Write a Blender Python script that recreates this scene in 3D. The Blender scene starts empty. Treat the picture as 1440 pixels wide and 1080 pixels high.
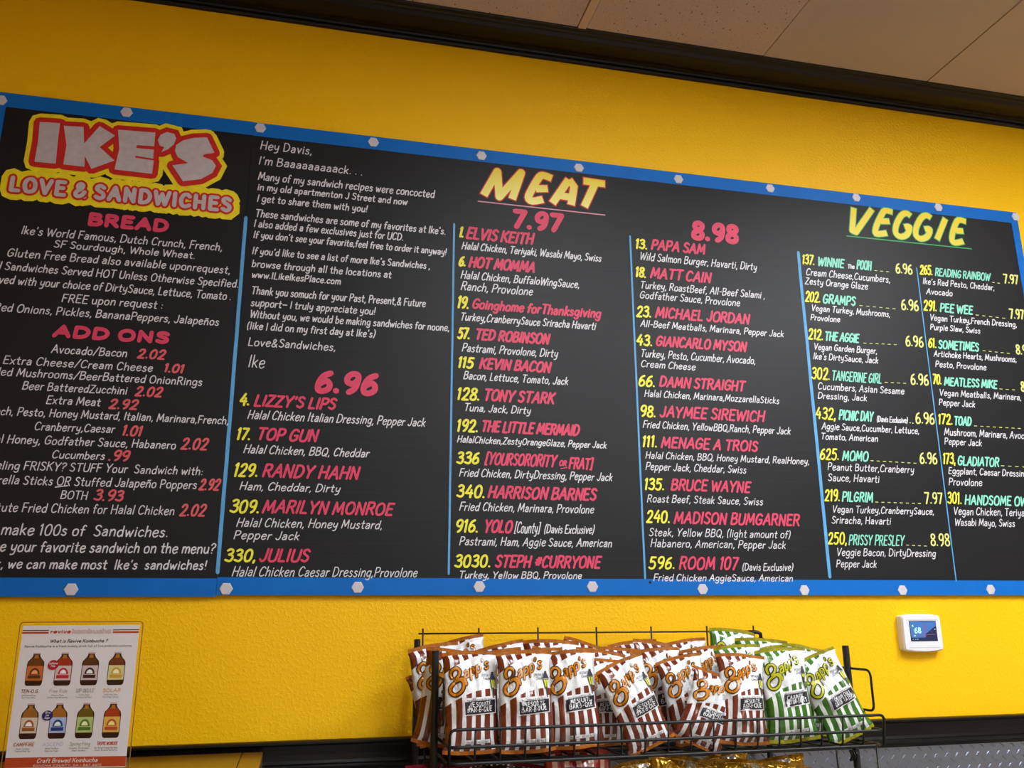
import bpy, bmesh, math, random
from mathutils import Vector, Matrix, noise
from mathutils.geometry import interpolate_bezier
random.seed(7)
C = bpy.context.scene.collection
PI = math.pi

# ---------------------------------------------------------------- camera, light, exposure
cam_d = bpy.data.cameras.new('camera')
cam = bpy.data.objects.new('camera', cam_d); C.objects.link(cam)
_r = [[0.972304, -0.055005, -0.227156], [-0.233633, -0.255294, -0.938211], [-0.006386, 0.965297, -0.261075]]
cam.matrix_world = Matrix([_r[0] + [0.0], _r[1] + [-2.16], _r[2] + [1.65], [0, 0, 0, 1]])
cam_d.sensor_width = 36.0
cam_d.lens = 1226.5378 / 1440.0 * 36.0
cam_d.clip_start = 0.01
S = bpy.context.scene
S.camera = cam
S.view_settings.view_transform = 'Standard'
S.view_settings.look = 'None'
S.view_settings.gamma = 1.0
S.view_settings.use_curve_mapping = False
S.view_settings.exposure = 0.72
world = bpy.data.worlds.new('room_air'); S.world = world; world.use_nodes = True
world.node_tree.nodes['Background'].inputs[0].default_value = (0.9, 0.85, 0.8, 1)
world.node_tree.nodes['Background'].inputs[1].default_value = 0.3
ROOM = (-3.2, 4.6, -5.2, 0.0)      # x0, x1, y0, y1
ZC = 3.30
# ceiling troffers: x, y, length along x, length along y, strength
TROFFERS = [(2.35, -1.75, .60, 1.20, 21.5), (.95, -1.75, .60, 1.20, 10.0), (1.5, -3.8, 1.20, .60, 14.0), (-1.4, -3.6, .60, 1.20, 2.0)]

# ---------------------------------------------------------------- helpers
def lin(c):
    return tuple(((v / 255.0) / 12.92 if v <= 10 else (((v / 255.0) + .055) / 1.055) ** 2.4) for v in c)
MATS = {}
def mat(name, rgb, rough=.5, metal=0.0, coat=0.0, spec=.5, emit=0.0, noise_amt=0.0, noise_scale=8.0, bump=0.0, bump_scale=200.0, bump_detail=2.0):
    if name in MATS: return MATS[name]
    m = bpy.data.materials.new(name); m.use_nodes = True
    nt = m.node_tree; b = nt.nodes['Principled BSDF']
    c = lin(rgb) + (1,)
    b.inputs['Base Color'].default_value = c
    b.inputs['Roughness'].default_value = rough
    b.inputs['Metallic'].default_value = metal
    b.inputs['Coat Weight'].default_value = coat
    b.inputs['Coat Roughness'].default_value = .15
    b.inputs['Specular IOR Level'].default_value = spec
    if emit:
        b.inputs['Emission Color'].default_value = c; b.inputs['Emission Strength'].default_value = emit
    tc = nt.nodes.new('ShaderNodeTexCoord')
    if noise_amt:
        n = nt.nodes.new('ShaderNodeTexNoise'); n.inputs['Scale'].default_value = noise_scale; n.inputs['Detail'].default_value = 5
        nt.links.new(tc.outputs['Object'], n.inputs['Vector'])
        mx = nt.nodes.new('ShaderNodeMixRGB'); mx.blend_type = 'MULTIPLY'; mx.inputs[0].default_value = 1
        mr = nt.nodes.new('ShaderNodeMapRange'); mr.inputs[1].default_value = .3; mr.inputs[2].default_value = .7
        mr.inputs[3].default_value = 1 - noise_amt; mr.inputs[4].default_value = 1 + noise_amt * .5
        nt.links.new(n.outputs['Fac'], mr.inputs[0]); mx.inputs[1].default_value = c
        nt.links.new(mr.outputs[0], mx.inputs[2]); nt.links.new(mx.outputs[0], b.inputs['Base Color'])
    if bump:
        n = nt.nodes.new('ShaderNodeTexNoise'); n.inputs['Scale'].default_value = bump_scale; n.inputs['Detail'].default_value = bump_detail
        nt.links.new(tc.outputs['Object'], n.inputs['Vector'])
        bp = nt.nodes.new('ShaderNodeBump'); bp.inputs['Strength'].default_value = 1.0; bp.inputs['Distance'].default_value = bump
        nt.links.new(n.outputs['Fac'], bp.inputs['Height']); nt.links.new(bp.outputs[0], b.inputs['Normal'])
    MATS[name] = m
    return m

class MB:
    """collects faces, then links them as one mesh object"""
    def __init__(s): s.v = []; s.f = []; s.m = []; s.uv = None
    def add(s, vs, fs, mi=0):
        o = len(s.v); s.v += [tuple(p) for p in vs]
        s.f += [tuple(i + o for i in f) for f in fs]; s.m += [mi] * len(fs)
    def box(s, x0, x1, y0, y1, z0, z1, mi=0):
        s.add([(x0,y0,z0),(x1,y0,z0),(x1,y1,z0),(x0,y1,z0),(x0,y0,z1),(x1,y0,z1),(x1,y1,z1),(x0,y1,z1)],
              [(0,3,2,1),(4,5,6,7),(0,1,5,4),(1,2,6,5),(2,3,7,6),(3,0,4,7)], mi)
    def tube(s, pts, r, n=8, mi=0, cap=True, closed=False):
        pts = [Vector(p) for p in pts]; N = len(pts); rings = []
        up = Vector((0, 0, 1)); prev = None
        for i, p in enumerate(pts):
            if closed: t = (pts[(i+1) % N] - pts[i-1])
            else: t = pts[min(i+1, N-1)] - pts[max(i-1, 0)]
            t.normalize()
            if prev is None:
                a = t.cross(up)
                if a.length < .05: a = t.cross(Vector((1, 0, 0)))
            else: a = prev - t * prev.dot(t)
            a.normalize(); prev = a; b = t.cross(a)
            rings.append([p + (a * math.cos(2*PI*k/n) + b * math.sin(2*PI*k/n)) * r for k in range(n)])
        vs = [v for rg in rings for v in rg]; fs = []
        for i in range(N if closed else N-1):
            j = (i+1) % N
            for k in range(n):
                fs.append((i*n+k, i*n+(k+1) % n, j*n+(k+1) % n, j*n+k))
        if cap and not closed:
            fs.append(tuple(range(n))); fs.append(tuple((N-1)*n + k for k in reversed(range(n))))
        s.add(vs, fs, mi)
    def prism_x(s, prof, x0, x1, mi=0):
        """profile list of (y,z) extruded along x"""
        n = len(prof)
        vs = [(x0, y, z) for y, z in prof] + [(x1, y, z) for y, z in prof]
        fs = [(i, (i+1) % n, n + (i+1) % n, n + i) for i in range(n)] + [tuple(reversed(range(n))), tuple(range(n, 2*n))]
        s.add(vs, fs, mi)
    def build(s, name, mats, parent=None, smooth=False, bevel=0, loc=None):
        me = bpy.data.meshes.new(name); me.from_pydata(s.v, [], s.f); me.validate()
        if not isinstance(mats, (list, tuple)): mats = [mats]
        for m in mats: me.materials.append(m)
        if len(me.polygons) == len(s.m): me.polygons.foreach_set('material_index', s.m)
        bm = bmesh.new(); bm.from_mesh(me)
        if s.fixn: bmesh.ops.recalc_face_normals(bm, faces=bm.faces)
        bm.to_mesh(me); bm.free()
        if smooth: me.polygons.foreach_set('use_smooth', [True] * len(me.polygons))
        o = bpy.data.objects.new(name, me); C.objects.link(o)
        if parent: o.parent = parent
        if loc: o.location = loc
        if bevel:
            b = o.modifiers.new('bevel', 'BEVEL'); b.width = bevel; b.segments = 2; b.limit_method = 'ANGLE'; b.angle_limit = .6
        return o
    fixn = True
class Flat(MB):
    fixn = False

def tag(o, label=None, cat=None, group=None, kind=None):
    if label: o['label'] = label
    if cat: o['category'] = cat
    if group: o['group'] = group
    if kind: o['kind'] = kind
    return o
def empty(name, loc=(0, 0, 0), rot=(0, 0, 0)):
    o = bpy.data.objects.new(name, None); C.objects.link(o); o.location = loc; o.rotation_euler = rot
    o.empty_display_size = .05
    return o
def fillet(pts, r, n=4, closed=False):
    pts = [Vector(p) for p in pts]; out = []; N = len(pts)
    for i, p in enumerate(pts):
        if not closed and i in (0, N-1): out.append(p); continue
        a = pts[i-1]; b = pts[(i+1) % N]
        da = (a-p); db = (b-p); ra = min(r, da.length*.45); rb = min(r, db.length*.45)
        A = p + da.normalized()*ra; B = p + db.normalized()*rb
        for k in range(n+1):
            t = k/n; out.append(A*(1-t)**2 + p*2*t*(1-t) + B*t*t)
    return out

# ---------------------------------------------------------------- hand lettering: single stroke alphabet
G = {
'A':(60,"0,0 32,100 60,0;11,36 52,36"),'B':(54,"5,0 5,100;~5,100 40,97 46,77 34,56 5,53;~5,53 42,51 54,28 40,4 5,0"),
'C':(54,"~53,82 38,99 16,92 3,55 8,14 28,0 53,14"),'D':(60,"5,0 5,100;~5,100 38,96 58,62 52,22 32,3 5,0"),
'E':(48,"46,100 5,100 5,0 48,0;5,53 40,53"),'F':(46,"48,100 5,100 5,0;5,52 39,52"),
'G':(58,"~54,84 38,99 16,92 3,55 8,13 30,0 54,16;54,16 55,46 32,46"),'H':(60,"5,0 5,100;55,0 55,100;5,50 55,50"),
'I':(12,"6,0 6,100"),'J':(42,"~38,100 38,32 31,6 15,0 2,16"),'K':(56,"5,0 5,100;52,100 5,42;20,58 55,0"),
'L':(44,"5,100 5,0 44,0"),'M':(74,"3,0 11,100 37,22 63,100 72,0"),'N':(58,"5,0 5,100 53,0 53,100"),
'O':(62,"~32,100 9,84 2,48 12,8 32,0 54,12 61,50 52,86 32,100"),'P':(50,"5,0 5,100;~5,100 40,98 50,76 38,50 5,45"),
'Q':(64,"~32,100 9,84 2,48 12,8 32,0 54,12 61,50 52,86 32,100;36,26 62,-10"),
'R':(54,"5,0 5,100;~5,100 40,98 48,77 38,53 5,50;26,50 54,0"),'S':(48,"~45,86 28,100 9,93 6,72 24,55 42,40 45,16 27,0 3,12"),
'T':(54,"0,100 56,100;28,100 28,0"),'U':(56,"~4,100 4,32 12,5 29,0 46,5 54,32 54,100"),'V':(56,"0,100 27,0 56,100"),
'W':(80,"0,100 19,0 40,84 60,0 82,100"),'X':(54,"2,100 54,0;54,100 0,0"),'Y':(56,"0,100 28,45 56,100;28,45 26,0"),
'Z':(52,"4,100 50,100 0,0 54,0"),
'a':(42,"~5,53 20,62 35,55 38,38 38,0;~38,38 16,35 3,18 10,2 24,2 38,17"),'b':(44,"4,100 4,0;~4,40 16,58 34,56 43,32 34,6 18,0 4,12"),
'c':(38,"~38,50 24,61 8,50 2,28 8,6 22,0 39,10"),'d':(46,"42,100 42,0;~42,45 28,60 10,52 2,28 10,4 24,0 42,20"),
'e':(42,"~4,32 22,34 40,40 36,58 18,62 4,46 3,20 14,0 28,0 42,12"),'f':(30,"~34,92 24,100 14,90 12,70 12,0;0,58 28,58"),
'g':(46,"~42,52 24,62 6,52 2,28 12,6 26,6 41,24;~42,60 42,-10 36,-28 18,-32 4,-22"),'h':(44,"4,100 4,0;~4,38 20,60 36,56 40,36 40,0"),
'i':(12,"6,60 6,0;6,78 6,84"),'j':(14,"~8,60 8,-12 0,-28 -8,-28;8,78 8,84"),'k':(40,"4,100 4,0;36,60 5,24;14,34 40,0"),
'l':(12,"6,100 6,0"),'m':(66,"4,60 4,0;~4,38 16,60 30,56 34,36 34,0;~34,38 46,60 60,56 64,36 64,0"),
'n':(44,"4,60 4,0;~4,38 20,60 36,56 40,36 40,0"),'o':(44,"~22,61 6,52 2,30 8,5 22,0 38,6 43,30 38,54 22,61"),
'p':(44,"4,60 4,-34;~4,40 16,60 34,58 43,34 34,6 18,0 4,14"),'q':(46,"~42,52 24,62 6,50 2,25 12,2 26,2 41,20;42,60 42,-34"),
'r':(28,"4,60 4,0;~4,36 14,56 30,58"),'s':(36,"~33,52 20,61 7,54 8,40 24,30 34,18 26,1 12,0 1,8"),
't':(32,"14,90 14,10 22,0 32,3;0,62 30,62"),'u':(44,"~4,60 4,18 12,1 26,1 40,22;41,60 41,0"),'v':(40,"2,60 20,0 40,60"),
'w':(60,"2,60 14,0 30,50 44,0 60,60"),'x':(40,"2,60 38,0;38,60 0,0"),'y':(44,"~4,60 5,28 14,14 28,16 40,34;~41,60 38,-8 28,-28 8,-30"),
'z':(40,"3,60 38,60 2,0 40,0"),'ñ':(44,"4,60 4,0;~4,38 20,60 36,56 40,36 40,0;~8,78 16,88 26,78 36,88"),
'0':(50,"~26,100 8,84 2,48 10,8 26,0 42,12 48,50 42,86 26,100"),'1':(22,"2,84 14,100 14,0"),
'2':(48,"~4,78 16,98 36,98 44,76 34,46 4,0;4,0 48,0"),'3':(46,"~5,88 22,100 40,90 38,66 18,54;~18,54 42,46 46,20 30,0 2,10"),
'4':(50,"30,100 2,34 50,34;40,62 38,0"),'5':(48,"46,100 12,100 8,58;~8,58 30,64 46,42 40,10 20,0 2,10"),
'6':(46,"~40,98 16,80 4,40 8,6 26,0 44,14 44,40 28,56 6,36"),'7':(46,"2,100 46,100 16,0"),
'8':(46,"~26,54 9,70 10,92 26,100 42,90 42,70 26,54 7,36 6,10 24,0 42,8 45,32 26,54"),
'9':(46,"~44,68 30,46 8,54 5,80 20,99 40,94 45,64 38,20 20,0"),
'.':(10,"4,3 6,3"),',':(10,"7,6 2,-14"),"'":(10,"6,100 3,80"),'&':(58,"~56,0 20,58 16,88 30,100 42,86 34,62 8,36 6,12 20,0 40,10 54,38"),
'(':(20,"~18,106 6,78 4,30 14,-12"),')':(20,"~4,106 16,78 15,30 4,-12"),'[':(22,"20,104 4,104 4,-6 20,-6"),']':(22,"2,104 18,104 18,-6 2,-6"),
'/':(40,"0,-6 42,106"),'-':(28,"2,42 26,42"),'—':(52,"2,42 50,42"),'_':(40,"2,0 38,0"),'#':(50,"12,22 22,86;32,22 42,86;4,66 50,66;0,42 46,42"),
'!':(12,"6,100 5,30;5,3 6,4"),'?':(42,"~2,82 14,100 36,94 38,70 18,48 16,28;15,3 16,4"),':':(12,"5,46 6,47;5,6 6,7"),' ':(30,""),
'*':(30,"15,70 15,30;2,50 28,50"),
}
def smooth(pts, n=3, closed=False):
    if len(pts) < 3: return pts
    out = []; N = len(pts)
    for i in range(N-1):
        p0 = pts[i-1] if i else (pts[-2] if closed else pts[0]); p1 = pts[i]; p2 = pts[i+1]
        p3 = pts[i+2] if i+2 < N else (pts[1] if closed else pts[-1])
        for k in range(n):
            t = k/n
            out.append(tuple(.5*((2*p1[d]) + (-p0[d]+p2[d])*t + (2*p0[d]-5*p1[d]+4*p2[d]-p3[d])*t*t + (-p0[d]+3*p1[d]-3*p2[d]+p3[d])*t**3) for d in (0, 1)))
    out.append(pts[-1])
    return out
GS = {}
for _k, (_w, _s) in G.items():
    st = []
    for seg in _s.split(';'):
        if not seg: continue
        cv = seg.startswith('~'); pts = [tuple(float(q) for q in p.split(',')) for p in seg.lstrip('~').split()]
        if cv: pts = smooth(pts, 3, pts[0] == pts[-1])
        st.append([(a/100, b/100) for a, b in pts])
    GS[_k] = (_w/100, st)
def layout(text, gap=.17, jit=.02, rnd=random):
    """unit-height strokes and the total width"""
    x = 0; out = []
    for ch in text:
        w, st = GS.get(ch, GS[' '])
        dy = rnd.uniform(-jit, jit); s = 1 + rnd.uniform(-jit, jit); r = rnd.uniform(-jit, jit)
        for p in st: out.append([(x + a*s + r*b, b*s + dy) for a, b in p])
        x += w + (gap if ch != ' ' else 0)
    return out, x - gap
def ribbon(mb, pts, w, place, mi=0, capn=2, z=0.0, closed=False, join=3):
    """flat brush stroke of width w along 2-D pts; place(a, b, off) gives the 3-D point"""
    P = [pts[0]]
    for p in pts[1:]:
        if math.hypot(p[0]-P[-1][0], p[1]-P[-1][1]) > w*.08: P.append(p)
    if len(P) == 1: P.append((P[0][0]+w*.1, P[0][1]))
    h = w/2
    if closed:
        if math.hypot(P[0][0]-P[-1][0], P[0][1]-P[-1][1]) < w*.2: P.pop()
    N = len(P)
    runs = []; cur = [P[0]]
    def ang(a, b, c):
        u = (b[0]-a[0], b[1]-a[1]); v = (c[0]-b[0], c[1]-b[1])
        return abs(math.atan2(u[0]*v[1]-u[1]*v[0], u[0]*v[0]+u[1]*v[1]))
    if closed:
        Q = P + [P[0]]
    else: Q = P
    for i in range(1, len(Q)):
        cur.append(Q[i])
        if i < len(Q)-1 and ang(Q[i-1], Q[i], Q[i+1]) > 1.05:
            runs.append(cur); cur = [Q[i]]
    runs.append(cur)
    zc = 0
    for ri, r in enumerate(runs):
        n = len(r); L = []; R = []
        for i, p in enumerate(r):
            a = r[max(i-1, 0)]; b = r[min(i+1, n-1)]
            if 0 < i < n-1:
                d1 = (p[0]-a[0], p[1]-a[1]); l1 = math.hypot(*d1) or 1; d2 = (b[0]-p[0], b[1]-p[1]); l2 = math.hypot(*d2) or 1
                t = (d1[0]/l1+d2[0]/l2, d1[1]/l1+d2[1]/l2)
            else: t = (b[0]-a[0], b[1]-a[1])
            l = math.hypot(*t) or 1; t = (t[0]/l, t[1]/l)
            k = 1.0
            if 0 < i < n-1: k = 1/max(.6, math.cos(ang(a, p, b)/2))
            L.append((p[0]-t[1]*h*k, p[1]+t[0]*h*k)); R.append((p[0]+t[1]*h*k, p[1]-t[0]*h*k))
        poly = []
        vs = L + R
        fs = [(i, n+i, n+i+1, i+1) for i in range(n-1)]
        for (e, q, s0) in ((0, 1, -1), (n-1, n-2, 1)):
            cn = capn if (not closed and ((e == 0 and ri == 0) or (e and ri == len(runs)-1))) else (join if w > .004 else 2)
            if cn:
                c = r[e]; o = r[q]; dx, dy = c[0]-o[0], c[1]-o[1]; l = math.hypot(dx, dy) or 1; dx /= l; dy /= l
                base = len(vs); ring = []
                for k in range(1, cn+1):
                    a = PI*k/(cn+1)
                    ring.append((c[0] + h*(math.cos(a)*(-dy) + math.sin(a)*dx), c[1] + h*(math.cos(a)*dx + math.sin(a)*dy)))
                vs += ring
                la, ra = (e, n+e)
                # left normal of direction (dx,dy) is (-dy,dx); at the start the direction is reversed
                first = la if e else ra; last = ra if e else la
                fs.append(tuple([last] + [base+k for k in reversed(range(cn))] + [first]))
        mb.add([place(a, b, z + 1.2e-5*((j if j < n else j-n if j < 2*n else n//2) + zc)) for j, (a, b) in enumerate(vs)], fs, mi)
        zc += n
def write(mb, text, x0, z0, width, cap, sw, slant, place, z=0.0, mi=0, pre='', jit=.02, capn=2, dz=.00002, seed=None, gap=.17):
    rnd = random.Random(seed if seed is not None else text)
    st, W = layout(text, gap, jit, rnd)
    H = cap - sw; fx = (width - sw) / max(W, .01)
    if pre:
        s2, W2 = layout(pre, gap, jit, rnd)
        st = [[(a - W2 - gap, b) for a, b in p] for p in s2] + st
    sh = slant * H
    fx = (width - sw - sh*(.12 if text[-1] in '.,_' else .7)) / max(W, .01)
    for i, p in enumerate(st):
        q = [(x0 + sw/2 + a*fx + b*sh*.85, z0 + sw/2 + b*H) for a, b in p]
        ribbon(mb, q, sw, place, mi, capn, z + (i % 9)*dz)

# ---------------------------------------------------------------- materials
PAINT = {
 'white_paint': (222, 220, 226), 'yellow_paint': (240, 232, 62), 'pink_paint': (222, 62, 100), 'coral_paint': (220, 92, 102),
 'mint_paint': (140, 222, 198), 'pale_yellow_paint': (226, 226, 130), 'sky_paint': (88, 165, 222), 'pale_pink_paint': (220, 150, 170),
 'green_paint': (60, 170, 100), 'silver_paint': (196, 186, 190), 'red_paint': (205, 28, 22), 'logo_yellow_paint': (245, 222, 20)}
for k, v in PAINT.items(): mat(k, v, rough=.55, noise_amt=.10, noise_scale=60)
wall_m = mat('yellow_wall_paint', (254, 196, 4), rough=.45, spec=.28)
def wall_nodes():
    nt = wall_m.node_tree; b = nt.nodes['Principled BSDF']; tc = nt.nodes.new('ShaderNodeTexCoord')
    n1 = nt.nodes.new('ShaderNodeTexNoise'); n1.inputs['Scale'].default_value = 120; n1.inputs['Detail'].default_value = 4
    v = nt.nodes.new('ShaderNodeTexNoise'); v.inputs['Scale'].default_value = 30; v.inputs['Detail'].default_value = 2
    nt.links.new(tc.outputs['Object'], n1.inputs['Vector']); nt.links.new(tc.outputs['Object'], v.inputs['Vector'])
    r = nt.nodes.new('ShaderNodeMapRange'); r.interpolation_type = 'SMOOTHSTEP'; r.inputs[1].default_value = .46; r.inputs[2].default_value = .66
    nt.links.new(n1.outputs['Fac'], r.inputs[0])
    a = nt.nodes.new('ShaderNodeMath'); a.operation = 'MULTIPLY_ADD'; a.inputs[1].default_value = .6
    nt.links.new(v.outputs['Fac'], a.inputs[0]); nt.links.new(r.outputs[0], a.inputs[2])
    bp = nt.nodes.new('ShaderNodeBump'); bp.inputs['Distance'].default_value = .0008; bp.inputs['Strength'].default_value = .45
    nt.links.new(a.outputs[0], bp.inputs['Height']); nt.links.new(bp.outputs[0], b.inputs['Normal'])
wall_nodes()
side_m = mat('pale_room_paint', (205, 196, 184), rough=.7, noise_amt=.03)
floor_m = mat('grey_floor_tile', (165, 158, 152), rough=.4, noise_amt=.15, noise_scale=3)
black_trim = mat('black_gloss_trim', (9, 7, 8), rough=.32, spec=.3, coat=.04, bump=.0002, bump_scale=60)
board_m = mat('chalkboard_black', (20, 20, 25), rough=.5, spec=.32, noise_amt=.14, noise_scale=5, bump=.00004, bump_scale=300)
blue_m = mat('blue_border_paint', (0, 106, 196), rough=.5, spec=.25, noise_amt=.08, noise_scale=9)
hex_m = mat('grey_cap_plastic', (205, 200, 206), rough=.45)
wire_m = mat('black_powder_coated_wire', (15, 14, 16), rough=.38, spec=.4)
post_m = mat('black_powder_coated_post', (24, 24, 26), rough=.45, bump=.0002, bump_scale=400)
rust_m = mat('dark_brown_wire', (46, 16, 12), rough=.5)
tile_m = mat('acoustic_tile', (196, 172, 156), rough=.9)
def tile_nodes():
    nt = tile_m.node_tree; b = nt.nodes['Principled BSDF']; tc = nt.nodes.new('ShaderNodeTexCoord')
    col = None; prev = None
    for sc, th, seed in ((150, .16, 0), (70, .13, 5)):
        vo = nt.nodes.new('ShaderNodeTexVoronoi'); vo.inputs['Scale'].default_value = sc; vo.inputs['Randomness'].default_value = 1
        mp = nt.nodes.new('ShaderNodeMapping'); mp.inputs['Location'].default_value = (seed, seed, 0); mp.inputs['Scale'].default_value = (1, .55 if seed else 1, .01)
        nt.links.new(tc.outputs['Object'], mp.inputs[0]); nt.links.new(mp.outputs[0], vo.inputs['Vector'])
        ls = nt.nodes.new('ShaderNodeMath'); ls.operation = 'LESS_THAN'; ls.inputs[1].default_value = th
        nt.links.new(vo.outputs['Distance'], ls.inputs[0])
        sx = nt.nodes.new('ShaderNodeSeparateColor'); nt.links.new(vo.outputs['Color'], sx.inputs[0])
        gt = nt.nodes.new('ShaderNodeMath'); gt.operation = 'GREATER_THAN'; gt.inputs[1].default_value = .28
        nt.links.new(sx.outputs[0], gt.inputs[0])
        mu = nt.nodes.new('ShaderNodeMath'); mu.operation = 'MULTIPLY'; nt.links.new(ls.outputs[0], mu.inputs[0]); nt.links.new(gt.outputs[0], mu.inputs[1])
        if prev:
            mxx = nt.nodes.new('ShaderNodeMath'); mxx.operation = 'MAXIMUM'; nt.links.new(prev, mxx.inputs[0]); nt.links.new(mu.outputs[0], mxx.inputs[1]); prev = mxx.outputs[0]
        else: prev = mu.outputs[0]
    mx = nt.nodes.new('ShaderNodeMixRGB'); mx.inputs[1].default_value = lin((196, 172, 156)) + (1,); mx.inputs[2].default_value = lin((95, 78, 62)) + (1,)
    nt.links.new(prev, mx.inputs[0]); nt.links.new(mx.outputs[0], b.inputs['Base Color'])
tile_nodes()
plain_m = mat('plain_ceiling_panel', (188, 168, 150), rough=.8, noise_amt=.02)
tbar_m = mat('beige_ceiling_bar', (205, 176, 150), rough=.6)
plate_m = mat('aluminium_tread_plate', (150, 158, 176), rough=.27, metal=.95, bump=.0003, bump_scale=40)

# ---------------------------------------------------------------- the room
x0, x1, y0, y1 = ROOM
def quadbox(name, *a, m=None, kind='structure'):
    b = MB(); b.box(*a); o = b.build(name, m); o['kind'] = kind; return o
wf = quadbox('wall_front', x0-.1, x1+.1, 0, .12, 0, ZC+.1, m=wall_m)
quadbox('wall_left', x0-.12, x0, y0, 0, 0, ZC+.1, m=wall_m)
quadbox('wall_right', x1, x1+.12, y0, 0, 0, ZC+.1, m=side_m)
quadbox('wall_back', x0-.1, x1+.1, y0-.12, y0, 0, ZC+.1, m=side_m)
quadbox('floor', x0-.1, x1+.1, y0-.1, .1, -.1, 0, m=floor_m)
ceil = quadbox('ceiling', x0-.1, x1+.1, y0-.1, .1, ZC+.02, ZC+.12, m=plain_m)
# ceiling tiles hang as pieces of the ceiling, seams at x = .715, 1.28, 1.85
def tile(name, xa, xb, ya, yb, m, t=.016, zoff=0):
    b = MB(); b.box(xa, xb, ya, yb, ZC+zoff, ZC+.019)
    o = b.build(name, m, ceil, bevel=.002); return o
xs = [-2.30, -1.70, -1.09, -.49, .109, .712]
for a, b_ in zip(xs[:-1], xs[1:]):
    for j in range(4): tile('acoustic_tile', a+.014, b_-.014, -.004-1.21*(j+1)+.014, -.004-1.21*j-.014, tile_m)
for j in range(4): tile('acoustic_tile', .726, 1.2892, -.004-1.21*(j+1)+.014, -.004-1.21*j-.014, tile_m)
for (a, b_) in ((1.290, 1.864), (1.868, 2.46), (2.464, 3.06), (3.064, 3.66)):
    tile('ceiling_panel', a, b_, -2.4, -.004, plain_m, zoff=-.001)
for xx in xs:
    b = MB(); b.box(xx-.012, xx+.012, -4.85, -.004, ZC-.003, ZC+.019); b.build('ceiling_bar', tbar_m, ceil)
# crown moulding: stepped ogee, black
ZK = 3.2524
def ogee(n=10):
    pr = [(-.0, ZK), (-.012, ZK), (-.014, ZK+.006), (-.010, ZK+.010)]
    za, zb = ZK+.012, ZC-.012
    ya, yb = -.012, -.060
    for k in range(n+1):
        t = k/n; s = t*t*(3-2*t)
        pr.append((ya + (yb-ya)*s, za + (zb-za)*(t*.8+.2*s)))
    pr += [(-.064, ZC-.010), (-.070, ZC-.006), (-.070, ZC-.001), (0, ZC-.001)]
    return pr
ZK2 = ZK
b = MB(); b.prism_x([(0, ZK), (-.010, ZK), (-.013, ZK+.004), (-.013, ZK+.010), (-.010, ZK+.014), (-.014, ZK+.018), (-.024, ZK+.021), (-.040, ZK+.022),
    (-.060, ZK+.024), (-.076, ZK+.029), (-.086, ZK+.035), (-.092, ZK+.036), (-.094, ZK+.041), (-.104, ZK+.043), (-.107, ZC-.002), (-.107, ZC+.018), (0, ZC+.018)], x0, x1)
tr = b.build('trim_1', black_trim, bevel=.001); tag(tr, 'black crown moulding between yellow wall and ceiling', kind='structure')
# chair rail
ZR = 1.3923
b = MB(); b.prism_x([(0, ZR), (-.016, ZR), (-.022, ZR-.003), (-.0225, ZR-.007), (-.018, ZR-.011), (-.0165, ZR-.018), (-.0155, ZR-.030), (-.0165, ZR-.042),
    (-.019, ZR-.048), (-.024, ZR-.051), (-.025, ZR-.055), (-.021, ZR-.059), (-.015, ZR-.062), (-.014, ZR-.070), (0, ZR-.070)], x0, x1)
tr = b.build('trim_2', black_trim, bevel=.0008); tag(tr, 'black chair rail moulding above the tread plate', kind='structure')
# tread plate wainscot
pl = empty('tread_plate_panel', (0, 0, 0)); tag(pl, 'aluminium tread plate wainscot below the black chair rail', 'wall panel')
b = MB(); b.box(-1.2, 3.2, -.004, -.0005, .1, ZR-.066); b.build('metal_sheet', plate_m, pl)
b = MB(); p = .0325; L_ = .0098; Wd = .0024; hh = .0020
nx = int(2.9/p)
for j in range(22):
    for i in range(nx):
        if (i+j) % 2 and False: continue
        cx = -.1 + i*p + (p/2 if j % 2 else 0); cz = ZR-.078 - j*.0160
        s = 1 if j % 2 else -1
        d = (math.cos(PI/4), s*math.sin(PI/4)); n_ = (-d[1], d[0])
        q = lambda a, c: (cx + d[0]*a + n_[0]*c, cz + d[1]*a + n_[1]*c)
        e0 = q(-L_, 0); e1 = q(L_, 0); s0 = q(0, Wd); s1 = q(0, -Wd); t0 = q(-L_*.6, 0); t1 = q(L_*.6, 0)
        b.add([(e0[0], -.0038, e0[1]), (s0[0], -.0038, s0[1]), (e1[0], -.0038, e1[1]), (s1[0], -.0038, s1[1]), (t0[0], -.004-hh, t0[1]), (t1[0], -.004-hh, t1[1])],
              [(0, 1, 5, 4), (1, 2, 5), (2, 3, 4, 5), (3, 0, 4)])
tp = b.build('raised_tread', plate_m, pl); tp['kind'] = 'stuff'
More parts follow.
